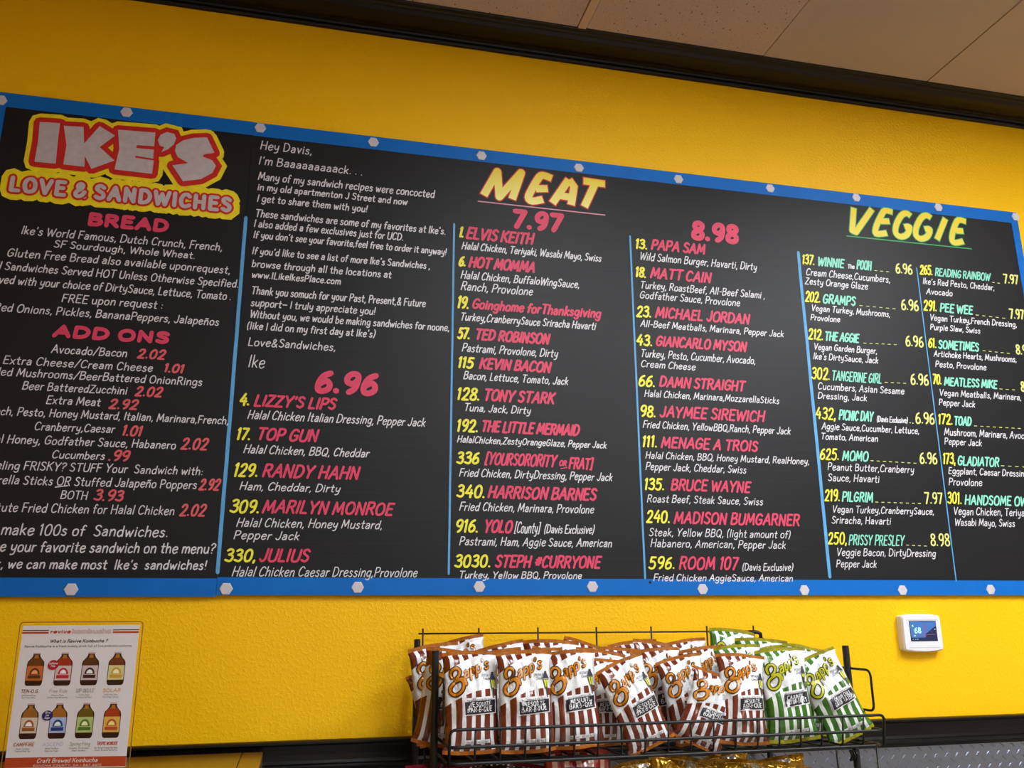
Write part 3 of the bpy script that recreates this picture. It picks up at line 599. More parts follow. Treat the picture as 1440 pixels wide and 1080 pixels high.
    ('entry_price', 1, '6.96', '', 1.7321, 2.6685, 0.0631, 0.0359, 0.00528, 0.08, 'pale_yellow_paint', 'r'),
    ('menu_entry', 0, 'GRAMPS', '', 1.4665, 2.5482, 0.1177, 0.0323, 0.0053, 0.3, 'mint_paint', 'r'),
    ('entry_number', 1, '202.', '', 1.4087, 2.5495, 0.0538, 0.0361, 0.00526, 0.22, 'yellow_paint', 'r'),
    ('entry_description', 1, 'Vegan Turkey, Mushrooms,', '', 1.4266, 2.5218, 0.2677, 0.0219, 0.00289, 0.3, 'white_paint', 'r'),
    ('entry_description', 1, 'Provolone', '', 1.4208, 2.4924, 0.1025, 0.0207, 0.00286, 0.3, 'white_paint', 'r'),
    ('leader_dashes', 1, 'DASH', 6, 1.5928, 2.5524, 1.7284, 2.5511, 0.002, 0, 'pale_yellow_paint', 'd'),
    ('entry_price', 1, '6.96', '', 1.7348, 2.5495, 0.0652, 0.0372, 0.00517, 0.08, 'pale_yellow_paint', 'r'),
    ('menu_entry', 0, 'THE AGGIE', '', 1.4599, 2.4323, 0.1216, 0.0304, 0.00515, 0.3, 'mint_paint', 'r'),
    ('entry_number', 1, '212.', '', 1.4067, 2.4325, 0.0516, 0.0352, 0.00513, 0.22, 'yellow_paint', 'r'),
    ('entry_description', 1, 'Vegan Garden Burger,', '', 1.422, 2.4022, 0.2114, 0.0214, 0.00282, 0.3, 'white_paint', 'r'),
    ('entry_description', 1, "Ike's DirtySauce, Jack", '', 1.4172, 2.3727, 0.2192, 0.0212, 0.00279, 0.3, 'white_paint', 'r'),
    ('leader_dashes', 1, 'DASH', 6, 1.5913, 2.4341, 1.7151, 2.4372, 0.002, 0, 'pale_yellow_paint', 'd'),
    ('entry_price', 1, '6.96', '', 1.7337, 2.434, 0.0657, 0.0362, 0.00503, 0.08, 'pale_yellow_paint', 'r'),
    ('menu_entry', 0, 'READING RAINBOW', '', 1.8719, 2.6716, 0.2084, 0.0289, 0.00428, 0.3, 'mint_paint', 'r'),
    ('entry_number', 1, '265.', '', 1.8171, 2.672, 0.0492, 0.0351, 0.00558, 0.22, 'yellow_paint', 'r'),
    ('entry_description', 1, "Ike's Red Pesto, Cheddar,", '', 1.8237, 2.6407, 0.2628, 0.0222, 0.00307, 0.3, 'white_paint', 'r'),
    ('entry_description', 1, 'Avocado', '', 1.8312, 2.6081, 0.0991, 0.0221, 0.00305, 0.3, 'white_paint', 'r'),
    ('leader_dashes', 1, 'DASH', 2, 2.0827, 2.669, 2.121, 2.668, 0.002, 0, 'pale_yellow_paint', 'd'),
    ('entry_price', 1, '7.97', '', 2.1242, 2.6694, 0.0608, 0.0338, 0.00545, 0.08, 'pale_yellow_paint', 'r'),
    ('menu_entry', 0, 'PEE WEE', '', 1.8705, 2.553, 0.1263, 0.0313, 0.00548, 0.3, 'mint_paint', 'r'),
    ('entry_number', 1, '291.', '', 1.8128, 2.5531, 0.0504, 0.0364, 0.00546, 0.22, 'yellow_paint', 'r'),
    ('entry_description', 1, 'Vegan Turkey,French Dressing,', '', 1.8311, 2.5229, 0.3174, 0.0217, 0.003, 0.3, 'white_paint', 'r'),
    ('entry_description', 1, 'Purple Slaw, Swiss', '', 1.8276, 2.4927, 0.1836, 0.0205, 0.00297, 0.3, 'white_paint', 'r'),
    ('leader_dashes', 1, 'DASH', 5, 2.0016, 2.5539, 2.1231, 2.5507, 0.002, 0, 'pale_yellow_paint', 'd'),
    ('entry_price', 1, '7.97', '', 2.1249, 2.5509, 0.0591, 0.0351, 0.00532, 0.08, 'pale_yellow_paint', 'r'),
    ('menu_entry', 0, 'SOMETIMES', '', 1.8462, 2.4331, 0.1519, 0.0305, 0.00534, 0.3, 'mint_paint', 'r'),
    ('entry_number', 1, '61.', '', 1.8116, 2.4343, 0.0321, 0.0334, 0.00531, 0.22, 'yellow_paint', 'r'),
    ('entry_description', 1, 'Artichoke Hearts, Mushrooms,', '', 1.8273, 2.4074, 0.2984, 0.0212, 0.00293, 0.3, 'white_paint', 'r'),
    ('entry_description', 1, 'Pesto, Provolone', '', 1.8273, 2.3747, 0.1851, 0.021, 0.0029, 0.3, 'white_paint', 'r'),
    ('leader_dashes', 1, 'DASH', 5, 2.0075, 2.4383, 2.1164, 2.4354, 0.002, 0, 'pale_yellow_paint', 'd'),
    ('entry_price', 1, '8.98', '', 2.1265, 2.4335, 0.0627, 0.0343, 0.0052, 0.08, 'pale_yellow_paint', 'r'),
    ('menu_entry', 0, 'TANGERINE GIRL', '', 1.4694, 2.3116, 0.1722, 0.0316, 0.00383, 0.3, 'mint_paint', 'r'),
    ('entry_number', 1, '302.', '', 1.4041, 2.3125, 0.0628, 0.0381, 0.005, 0.22, 'yellow_paint', 'r'),
    ('entry_description', 1, 'Cucumbers, Asian Sesame', '', 1.4217, 2.2825, 0.2904, 0.0227, 0.00274, 0.3, 'white_paint', 'r'),
    ('entry_description', 1, 'Dressing, Jack', '', 1.4187, 2.2552, 0.1645, 0.0207, 0.00273, 0.3, 'white_paint', 'r'),
    ('leader_dashes', 1, 'DASH', 4, 1.6476, 2.3171, 1.7306, 2.318, 0.002, 0, 'pale_yellow_paint', 'd'),
    ('entry_price', 1, '6.96', '', 1.7339, 2.3148, 0.0656, 0.0363, 0.00491, 0.08, 'pale_yellow_paint', 'r'),
    ('menu_entry', 0, 'MEATLESS MIKE', '', 1.8487, 2.3179, 0.1945, 0.0287, 0.0052, 0.3, 'mint_paint', 'r'),
    ('entry_number', 1, '70.', '', 1.8095, 2.3201, 0.034, 0.0326, 0.00519, 0.22, 'yellow_paint', 'r'),
    ('entry_description', 1, 'Vegan Meatballs, Marinara,', '', 1.8278, 2.286, 0.2924, 0.0216, 0.00285, 0.3, 'white_paint', 'r'),
    ('entry_description', 1, 'Pepper Jack', '', 1.8214, 2.2557, 0.131, 0.0215, 0.00283, 0.3, 'white_paint', 'r'),
    ('leader_dashes', 1, 'DASH', 3, 2.0463, 2.3191, 2.1149, 2.3189, 0.002, 0, 'pale_yellow_paint', 'd'),
    ('entry_price', 1, '8.98', '', 2.1226, 2.3138, 0.0579, 0.0345, 0.00507, 0.08, 'pale_yellow_paint', 'r'),
    ('menu_entry', 0, 'PICNIC DAY', '', 1.4789, 2.1951, 0.1194, 0.0317, 0.00489, 0.3, 'mint_paint', 'r'),
    ('entry_number', 1, '432,', '', 1.4046, 2.1948, 0.0677, 0.0371, 0.00487, 0.22, 'yellow_paint', 'r'),
    ('entry_note', 1, '(Davis Exclusive)', '', 1.6036, 2.1957, 0.1067, 0.0189, 0.00274, 0.26, 'white_paint', 'r'),
    ('entry_description', 1, 'Aggie Sauce,Cucumber, Lettuce,', '', 1.4214, 2.1653, 0.3206, 0.0212, 0.00267, 0.3, 'white_paint', 'r'),
    ('entry_description', 1, 'Tomato, American', '', 1.4152, 2.1363, 0.1888, 0.0202, 0.00266, 0.3, 'white_paint', 'r'),
    ('leader_dashes', 1, 'DASH', 2, 1.7133, 2.1985, 1.7317, 2.1969, 0.002, 0, 'pale_yellow_paint', 'd'),
    ('entry_price', 1, '6.96', '', 1.7333, 2.1965, 0.0681, 0.0364, 0.00479, 0.08, 'pale_yellow_paint', 'r'),
    ('menu_entry', 0, 'TOAD', '', 1.8639, 2.1972, 0.0675, 0.03, 0.00508, 0.3, 'mint_paint', 'r'),
    ('entry_number', 1, '172.', '', 1.8097, 2.1981, 0.0527, 0.0337, 0.00505, 0.22, 'yellow_paint', 'r'),
    ('entry_description', 1, 'Mushroom, Marinara, Avocado,', '', 1.8252, 2.1656, 0.3263, 0.0229, 0.00277, 0.3, 'white_paint', 'r'),
    ('entry_description', 1, 'Pepper Jack', '', 1.8218, 2.1376, 0.1336, 0.0218, 0.00275, 0.3, 'white_paint', 'r'),
    ('leader_dashes', 1, 'DASH', 8, 1.9355, 2.199, 2.1121, 2.1982, 0.002, 0, 'pale_yellow_paint', 'd'),
    ('entry_price', 1, '8.98', '', 2.1201, 2.1951, 0.0555, 0.0346, 0.00494, 0.08, 'pale_yellow_paint', 'r'),
    ('menu_entry', 0, 'MOMO', '', 1.4762, 2.0775, 0.0903, 0.0309, 0.00477, 0.3, 'mint_paint', 'r'),
    ('entry_number', 1, '625.', '', 1.4053, 2.0781, 0.0634, 0.0344, 0.00475, 0.22, 'yellow_paint', 'r'),
    ('entry_description', 1, 'Peanut Butter,Cranberry', '', 1.4268, 2.0489, 0.2843, 0.0225, 0.00261, 0.3, 'white_paint', 'r'),
    ('entry_description', 1, 'Sauce, Havarti', '', 1.4243, 2.0181, 0.1692, 0.0223, 0.00259, 0.3, 'white_paint', 'r'),
    ('leader_dashes', 1, 'DASH', 8, 1.5695, 2.0813, 1.7302, 2.0787, 0.002, 0, 'pale_yellow_paint', 'd'),
    ('entry_price', 1, '6.96', '', 1.7301, 2.0777, 0.062, 0.0354, 0.00466, 0.08, 'pale_yellow_paint', 'r'),
    ('menu_entry', 0, 'GLADIATOR', '', 1.8567, 2.0765, 0.1503, 0.0301, 0.00494, 0.3, 'mint_paint', 'r'),
    ('entry_number', 1, '173,', '', 1.8073, 2.0795, 0.0456, 0.0347, 0.00492, 0.22, 'yellow_paint', 'r'),
    ('entry_description', 1, 'Eggplant, Caesar Dressing,', '', 1.8214, 2.0503, 0.2822, 0.0214, 0.0027, 0.3, 'white_paint', 'r'),
    ('entry_description', 1, 'Provolone', '', 1.8173, 2.0179, 0.1189, 0.0231, 0.00268, 0.3, 'white_paint', 'r'),
    ('leader_dashes', 1, 'DASH', 4, 2.009, 2.0817, 2.1094, 2.0804, 0.002, 0, 'pale_yellow_paint', 'd'),
    ('entry_price', 1, '8.98', '', 2.1167, 2.0744, 0.055, 0.0337, 0.00481, 0.08, 'pale_yellow_paint', 'r'),
    ('menu_entry', 0, 'PILGRIM', '', 1.4614, 1.9613, 0.1052, 0.03, 0.00463, 0.3, 'mint_paint', 'r'),
    ('entry_number', 1, '219.', '', 1.4071, 1.9617, 0.0509, 0.0344, 0.00463, 0.22, 'yellow_paint', 'r'),
    ('entry_description', 1, 'Vegan Turkey,CranberrySauce,', '', 1.4282, 1.9307, 0.3279, 0.0211, 0.00255, 0.3, 'white_paint', 'r'),
    ('entry_description', 1, 'Sriracha, Havarti', '', 1.4222, 1.9003, 0.192, 0.0217, 0.00252, 0.3, 'white_paint', 'r'),
    ('leader_dashes', 1, 'DASH', 8, 1.5694, 1.9634, 1.7276, 1.9628, 0.002, 0, 'pale_yellow_paint', 'd'),
    ('entry_price', 1, '7.97', '', 1.7285, 1.9619, 0.0645, 0.0345, 0.00454, 0.08, 'pale_yellow_paint', 'r'),
    ('menu_entry', 0, 'PRISSY PRESLEY', '', 1.4683, 1.842, 0.1819, 0.0302, 0.00345, 0.3, 'mint_paint', 'r'),
    ('entry_number', 1, '250,', '', 1.4045, 1.8433, 0.0611, 0.0343, 0.0045, 0.22, 'yellow_paint', 'r'),
    ('entry_description', 1, 'Veggie Bacon, DirtyDressing', '', 1.4278, 1.813, 0.3195, 0.0221, 0.00247, 0.3, 'white_paint', 'r'),
    ('entry_description', 1, 'Pepper Jack', '', 1.4232, 1.782, 0.1299, 0.0212, 0.00246, 0.3, 'white_paint', 'r'),
    ('leader_dashes', 1, 'DASH', 4, 1.6522, 1.8452, 1.7286, 1.8427, 0.002, 0, 'pale_yellow_paint', 'd'),
    ('entry_price', 1, '8.98', '', 1.7302, 1.8427, 0.0669, 0.0363, 0.00443, 0.08, 'pale_yellow_paint', 'r'),
    ('menu_entry', 0, 'HANDSOME OWL', '', 1.8616, 1.9623, 0.239, 0.0303, 0.00482, 0.3, 'mint_paint', 'r'),
    ('entry_number', 1, '301.', '', 1.8039, 1.9637, 0.0515, 0.0356, 0.00479, 0.22, 'yellow_paint', 'r'),
    ('entry_description', 1, 'Vegan Chicken, Teriyaki,', '', 1.8201, 1.9328, 0.2692, 0.0236, 0.00263, 0.3, 'white_paint', 'r'),
    ('entry_description', 1, 'Wasabi Mayo, Swiss', '', 1.8187, 1.9013, 0.2095, 0.0225, 0.00261, 0.3, 'white_paint', 'r'),
]
parent = None
for k, r in enumerate(ROWS):
    i = 0 if k < 35 else 1
    root, put = boards[i]
    (kind, lvl, text, pre, xa, za, wd, cap, sw, slant, col, sty) = r
    b = Flat()
    if sty == 'd':
        n = pre; xb, zb = wd, cap
        for q in range(n):
            t0 = q/n; t1 = t0 + .42/n
            ribbon(b, [(xa+(xb-xa)*t0, za+(zb-za)*t0), (xa+(xb-xa)*t1, za+(zb-za)*t1)], sw, on_board, z=.0002)
    else:
        write(b, text, xa, za, wd, cap, sw, slant, on_board, z=.0002, pre=pre, jit=.025 if sty != 'b' else .01, capn=2, gap=.17 if sty != 'b' else .22)
    if lvl == 0:
        o = put(b, kind, MATS[col]); parent = o
    else:
        o = put(b, kind, MATS[col], parent)
# painted shop logo
def outline(polys, grow, z, m, name, i, extra=None):
    root, put = boards[i]; b = Flat()
    for pi_, p in enumerate(polys):
        if grow: ribbon(b, p, grow*2, on_board, z=z, closed=True, capn=3)
        b.add([on_board(a, c, z + .0009) for a, c in p], [tuple(range(len(p)))])
    return put(b, name, m)
IK = [[(-0.6858, 2.8544), (-0.6394, 2.8574), (-0.6392, 2.8149), (-0.6362, 2.7449), (-0.6842, 2.7442), (-0.683, 2.7992)], [(-0.6305, 2.8511), (-0.5848, 2.8543), (-0.5788, 2.808), (-0.5482, 2.8614), (-0.51, 2.8397), (-0.5419, 2.8029), (-0.504, 2.7703), (-0.5545, 2.7408), (-0.5733, 2.774), (-0.5708, 2.7447), (-0.6192, 2.745), (-0.6181, 2.7979)], [(-0.5047, 2.8572), (-0.416, 2.861), (-0.4153, 2.8219), (-0.4567, 2.82), (-0.4571, 2.8109), (-0.4153, 2.8123), (-0.4146, 2.7866), (-0.4571, 2.7898), (-0.4565, 2.7838), (-0.4124, 2.7819), (-0.4131, 2.7442), (-0.5015, 2.7458), (-0.4962, 2.8038)], [(-0.4086, 2.8406), (-0.4028, 2.8567), (-0.3886, 2.8663), (-0.3711, 2.8635), (-0.3649, 2.8515), (-0.3693, 2.833), (-0.382, 2.8176), (-0.3969, 2.8075), (-0.3911, 2.8225), (-0.402, 2.8252)], [(-0.2906, 2.864), (-0.2688, 2.822), (-0.2932, 2.8147), (-0.297, 2.8081), (-0.2723, 2.7995), (-0.2624, 2.7854), (-0.2695, 2.7642), (-0.296, 2.7433), (-0.3381, 2.7323), (-0.3674, 2.7739), (-0.3297, 2.7847), (-0.3568, 2.799), (-0.3647, 2.8158), (-0.3632, 2.8323), (-0.3481, 2.8476), (-0.3229, 2.8581)]]
px = .00205   # one photograph pixel on the board, in metres
outline(IK, 12*px, .0002, MATS['logo_yellow_paint'], 'logo_outer_border', 0)
outline(IK, 6.6*px, .0012, MATS['red_paint'], 'logo_red_outline', 0)
outline(IK, 0, .0014, MATS['silver_paint'], 'logo_lettering', 0)
for (w, z, m, nm) in ((.050, .0002, 'logo_yellow_paint', 'tagline_outer_border'), (.0205, .0012, 'red_paint', 'tagline_red_outline'), (.0102, .0014, 'silver_paint', 'tagline_lettering')):
    b = Flat()
    st, W = layout("LOVE & SANDWICHES", .30, 0)
    TA = (-0.7282, 2.6654); TB_ = (-0.2195, 2.6635); CH = .034
    fx = (TB_[0]-TA[0])/W
    for q, p in enumerate(st):
        ribbon(b, [(TA[0]+a*fx, TA[1]-.002+c*CH) for a, c in p], w, on_board, z=z+.00002*(q % 9), capn=3)
    if w > .05: ribbon(b, [(TA[0], TA[1]+.014), (TB_[0], TA[1]+.014)], w*1.1, on_board, z=z, capn=3)
    boards[0][1](b, nm, MATS[m])
# MEAT and VEGGIE headings, yellow brush letters shading to cream, edged in red or green
def stretch(p, d):
    p = list(p)
    for e, q in ((0, 1), (-1, -2)):
        dx, dy = p[e][0]-p[q][0], p[e][1]-p[q][1]; l = math.hypot(dx, dy) or 1
        p[e] = (p[e][0]+dx/l*d, p[e][1]+dy/l*d)
    return p
def head_mat(name, z0, z1, top, bot):
    m = bpy.data.materials.new(name); m.use_nodes = True; nt = m.node_tree; b = nt.nodes['Principled BSDF']; b.inputs['Roughness'].default_value = .5
    g = nt.nodes.new('ShaderNodeTexCoord'); s = nt.nodes.new('ShaderNodeSeparateXYZ'); nt.links.new(g.outputs['Object'], s.inputs[0])
    r = nt.nodes.new('ShaderNodeMapRange'); r.inputs[1].default_value = z0; r.inputs[2].default_value = z1; nt.links.new(s.outputs[2], r.inputs[0])
    x = nt.nodes.new('ShaderNodeMixRGB'); x.inputs[1].default_value = lin(bot)+(1,); x.inputs[2].default_value = lin(top)+(1,)
    nt.links.new(r.outputs[0], x.inputs[0]); nt.links.new(x.outputs[0], b.inputs['Base Color'])
    return m
MT = [[(0.4426, 2.7828), (0.482, 2.8612), (0.4869, 2.7836), (0.5508, 2.8658), (0.5234, 2.7801)], [(0.6407, 2.8583), (0.6173, 2.8649), (0.6026, 2.8576), (0.5802, 2.8162), (0.5706, 2.7909), (0.5818, 2.7812), (0.6135, 2.7903)], [(0.5916, 2.8208), (0.6281, 2.8251)], [(0.6398, 2.7806), (0.6909, 2.8615)], [(0.6909, 2.8615), (0.7052, 2.8408), (0.6952, 2.7813)], [(0.6607, 2.8078), (0.699, 2.8055)], [(0.7334, 2.8621), (0.7999, 2.8598)], [(0.7698, 2.8596), (0.7342, 2.7801)]]
VG = [[(1.6121, 2.875), (1.597, 2.7963), (1.6091, 2.7923), (1.6771, 2.8779)], [(1.75, 2.8751), (1.7232, 2.8776), (1.7066, 2.8585), (1.6848, 2.8214), (1.6778, 2.7977), (1.6897, 2.7947), (1.7196, 2.801)], [(1.7012, 2.8391), (1.7342, 2.8421)], [(1.8141, 2.869), (1.7998, 2.8767), (1.7795, 2.8664), (1.7564, 2.8315), (1.7514, 2.8032), (1.768, 2.7931), (1.7922, 2.8041), (1.8045, 2.8301), (1.7854, 2.8281)], [(1.888, 2.8699), (1.8735, 2.8776), (1.8529, 2.8672), (1.8293, 2.8322), (1.824, 2.8036), (1.8408, 2.7935), (1.8654, 2.8046), (1.8778, 2.8296), (1.8586, 2.8282)], [(1.9422, 2.8741), (1.8987, 2.7966)], [(2.0183, 2.8712), (1.9909, 2.8738), (1.9741, 2.8533), (1.9589, 2.8211), (1.9546, 2.7979), (1.9677, 2.7927), (1.9966, 2.801)], [(1.9729, 2.8351), (2.0025, 2.8365)]]
for nm, stk, w, edge, ec in (('heading_meat', MT, .0235, .0042, 'red_paint'), ('heading_veggie', VG, .0200, .0040, 'green_paint')):
    zs = [p[1] for s in stk for p in s]
    b = Flat()
    for q, s in enumerate(stk): ribbon(b, stretch(smooth(s, 3) if len(s) > 5 else s, edge*.5), w+edge, on_board, z=.0003+.00003*q, capn=0, join=4)
    par = boards[1][1](b, nm, MATS[ec])
    b = Flat()
    for q, s in enumerate(stk): ribbon(b, stretch(smooth(s, 3) if len(s) > 5 else s, -edge*.2), w-edge*.4, on_board, z=.0009+.00003*q, capn=0, join=4)
    zr = boards[1][0].location.z
    boards[1][1](b, 'letter_fill', head_mat(nm+'_paint', min(zs)-zr-.01, max(zs)-zr+.01, (236, 208, 12), (245, 236, 140) if nm == 'heading_meat' else (232, 214, 70)), par)

# ---------------------------------------------------------------- thermostat
TX, TZ = (1.6608, 1.6088)
th = empty('thermostat', (TX, 0, TZ)); tag(th, 'white wall thermostat with a blue screen reading 68', 'thermostat')
def bowed(w, h, bow, r, n=8):
    pts = []
    for sx, sz in ((1, 1), (-1, 1), (-1, -1), (1, -1)):
        cx, cz = sx*(w/2-r), sz*(h/2-r)
        a0 = {(1, 1): 0, (-1, 1): PI/2, (-1, -1): PI, (1, -1): 1.5*PI}[(sx, sz)]
        for k in range(4):
            a = a0 + PI/2*k/3; pts.append((cx+r*math.cos(a), cz+r*math.sin(a)))
        if sx == 1 and sz == 1 or sx == -1 and sz == -1:
            for k in range(1, n):
                t = k/n; x = sx*(w/2-r)*(1-2*t); pts.append((x, sz*(h/2 + bow*(1-(2*t-1)**2))))
    return pts
b = MB()
o1 = bowed(.122, .092, .004, .006); o2 = bowed(.116, .086, .004, .006); N_ = len(o1)
vs = [(a, -.001, c) for a, c in o1] + [(a, -.020, c) for a, c in o1] + [(a, -.0255, c) for a, c in o2]
fs = [(k, (k+1) % N_, N_+(k+1) % N_, N_+k) for k in range(N_)] + [(N_+k, N_+(k+1) % N_, 2*N_+(k+1) % N_, 2*N_+k) for k in range(N_)] + [tuple(range(2*N_, 3*N_)), tuple(reversed(range(N_)))]
b.add(vs, fs); b.build('housing', mat('white_plastic', (232, 230, 236), rough=.35), th)
b = MB(); b.box(-.048, .048, -.0262, -.0250, .0335, .0343); b.box(-.048, .048, -.0262, -.0250, -.0385, -.0378); b.build('groove', mat('grey_seam', (150, 146, 156)), th)
bz = MB(); bz.box(-.0400, .0435, -.0264, -.0250, -.0215, .0315); bz.build('screen_bezel', mat('black_bezel', (20, 20, 28), rough=.3), th)
b = MB(); b.box(-.0385, .0420, -.0268, -.0262, -.0200, .0300); scr = b.build('screen', mat('screen_blue', (52, 92, 150), rough=.2, emit=.55), th)
on_scr = lambda a, c, off: (a, -.0269-off, c)
b = Flat()
b.add([on_scr(*p, .0001) for p in ((-.0385, -.020), (.042, -.020), (.042, -.012), (-.0385, -.012))], [(0, 1, 2, 3)])
b.add([on_scr(*p, .0002) for p in ((.004, -.012), (.042, -.012), (.042, .018), (.030, .012), (.018, .004), (.008, -.002))], [(0, 1, 2, 3, 4, 5)])
b.build('screen_hills', mat('screen_dark', (26, 34, 66), rough=.2, emit=.4), scr)
b = Flat(); ribbon(b, [(.006, -.012), (.006, .027)], .0020, on_scr, z=.0003, capn=0); ribbon(b, [(-.014, -.002), (.006, .020), (.030, .000)], .0006, on_scr, z=.0004, capn=0)
ribbon(b, [(-.036, -.006), (.036, -.004)], .0012, on_scr, z=.0004, capn=0)
b.build('screen_bridge', mat('screen_red', (120, 62, 96), rough=.2, emit=.4), scr)
b = Flat(); write(b, "68", -.028, -.001, .021, .0155, .0022, 0, on_scr, z=.0006, jit=0)
write(b, "6", -.034, .0165, .005, .005, .0008, 0, on_scr, z=.0006, jit=0); write(b, "- ---", -.036, -.018, .018, .004, .0008, 0, on_scr, z=.0006)
ribbon(b, [(-.030, -.0065), (-.028, -.0082), (-.026, -.0065)], .0012, on_scr, z=.0006); ribbon(b, [(.037, .009), (.0375, .0095)], .002, on_scr, z=.0006)
b.build('screen_digits', mat('screen_cyan', (160, 235, 245), emit=.8), scr)

# ---------------------------------------------------------------- wooden counter at the left
wood = mat('varnished_counter_wood', (118, 80, 20), rough=.28, coat=.3, noise_amt=.10, noise_scale=14)
ZCN = 1.374; YBK = -.030; XE = -.052
ct = empty('wooden_counter', (-1.0, -.6, 0)); tag(ct, 'brown varnished wooden counter under the chair rail at left', 'counter')
def loc_box(par, name, m, *a, bevel=.0015):
    b = MB(); b.box(*a); l = par.location; b.v = [(v[0]-l.x, v[1]-l.y, v[2]-l.z) for v in b.v]; return b.build(name, m, par, bevel=bevel)
loc_box(ct, 'end_plank', wood, XE-.043, XE, -.95, YBK, ZCN-.03, ZCN)
loc_box(ct, 'top_plank', wood, -1.95, XE-.044, -.95, YBK, ZCN-.03, ZCN)
loc_box(ct, 'cabinet_body', wood, -1.92, XE-.02, -.92, YBK-.03, .08, ZCN-.03)
loc_box(ct, 'plinth', black_trim, -1.88, XE-.06, -.86, YBK-.05, 0, .08)

# ---------------------------------------------------------------- acrylic sign stand with the drinks poster
SW, SH = .2180, .2548
ang = math.radians(-9.8)
TLx, TLz = (-0.4991, 1.6478)
stx = -0.399
st_ = empty('sign_stand', (stx, -.27, ZCN), (0, 0, math.radians(-9.8))); tag(st_, 'clear acrylic sign stand with a drinks poster on the wooden counter', 'sign stand')
acr = bpy.data.materials.new('clear_acrylic'); acr.use_nodes = True
pb = acr.node_tree.nodes['Principled BSDF']; pb.inputs['Transmission Weight'].default_value = 1; pb.inputs['Roughness'].default_value = .03; pb.inputs['IOR'].default_value = 1.3
pb.inputs['Base Color'].default_value = (.98, .97, .95, 1)
def rrect(w, h0, h1, r):
    pts = []
    for sx, cz, a0 in ((1, h1-r, 0), (-1, h1-r, PI/2)):
        for k in range(6):
            a = a0 + PI/2*k/5; pts.append((sx*(w/2-r)+r*math.cos(a), cz+r*math.sin(a)))
    return pts + [(-w/2, h0), (w/2, h0)]
b = MB(); pr_ = rrect(SW+.0125, 0, SH+.0167+.006, .006); n = len(pr_)
for (ya, yb) in ((.0012, .0034),):
    b.add([(a, ya, c) for a, c in pr_] + [(a, yb, c) for a, c in pr_], [(k, (k+1) % n, n+(k+1) % n, n+k) for k in range(n)] + [tuple(range(n)), tuple(reversed(range(n, 2*n)))])
b.box(-SW/2-.006, SW/2+.006, .0034, .075, 0, .003)
b.build('acrylic_panel', acr, st_)
b = MB(); b.tube([(a, .0010, c) for a, c in pr_[-1:] + pr_[:-1]], .0009, 6); b.build('edge_highlight_rim', mat('painted_edge_highlight', (150, 96, 40), rough=.15, coat=.5), st_)  # added rim, its brown tint paints the highlight along the clear panel's edge
b = MB(); b.box(-SW/2, SW/2, -.0002, .0006, .0167, .0167+SH); sheet = b.build('poster_sheet', mat('poster_paper', (234, 230, 236), rough=.35, spec=.4), st_)
def onp(s, t, off): return ((s-.5)*SW, -.0003-off, .0167+t*SH)
def onpm(a, c, off): return (a, -.0003-off, .0167+c)
def pquad(b, s0, s1, t0, t1, z=.00005, mi=0):
    b.add([onp(s0, t0, z), onp(s1, t0, z), onp(s1, t1, z), onp(s0, t1, z)], [(0, 1, 2, 3)], mi)
pm = lambda n, c: mat(n, c, rough=.4)
dk = pm('ink_dark', (48, 34, 36)); og = pm('ink_orange', (190, 74, 38)); wh = pm('ink_white', (238, 232, 232)); pk = pm('ink_dusty_pink', (178, 98, 98))
b = Flat(); pquad(b, 0, 1, .006, .0746); b.build('bottom_band', og, sheet)
b = Flat()
for s0, s1 in ((0, .225), (.775, 1)): pquad(b, s0, s1, .940, .954, mi=0); pquad(b, s0, s1, .961, .967, mi=1)
hs = b.build('header_stripes', [og, dk], sheet); hs['kind'] = 'stuff'
def ptext(name, text, s0, s1, t, cap, sw, m, slant=.1, z=.0001, outline=None, par=None):
    wv = (s1-s0)*SW
    if outline:
        b = Flat(); write(b, text, (s0-.5)*SW-outline[0]/2, t*SH-outline[0]/2, wv+outline[0], cap*SH+outline[0], sw+outline[0], slant, onpm, z=z, jit=0, dz=.00001, seed=1); o = b.build(name+'_outline', outline[1], par or sheet)
        z += .0002
    b = Flat(); write(b, text, (s0-.5)*SW, t*SH, wv, cap*SH, sw, slant, onpm, z=z, jit=0, dz=.00001, seed=1)
    return b.build(name, m, par or sheet)
ptext('brand_lettering', "revive", .237, .418, .940, .030, .0019, og, .25)
ptext('brand_lettering', "kombucha", .425, .76, .940, .034, .0012, wh, 0, outline=(.0014, pk))
ptext('question_lettering', "What is Revive Kombucha ?", .245, .745, .873, .026, .0011, dk, .3)
ptext('small_lettering', "Revive Kombucha is a fresh bubbly drink full of live probiotic cultures.", .035, .955, .841, .017, .00055, dk, 0)
ptext('footer_lettering', "Craft Brewed Kombucha", .26, .77, .036, .031, .0011, wh, .3)
ptext('footer_lettering', "SONOMA COUNTY, CA * EST 2010", .235, .80, .012, .013, .0006, wh, .1)
body_prof = [(-.5, .10), (-.46, .03), (-.38, 0), (.38, 0), (.46, .03), (.5, .10), (.5, .66), (.46, .74), (.30, .83), (.21, .90), (.20, .955), (-.20, .955), (-.21, .90), (-.30, .83), (-.46, .74), (-.5, .66)]
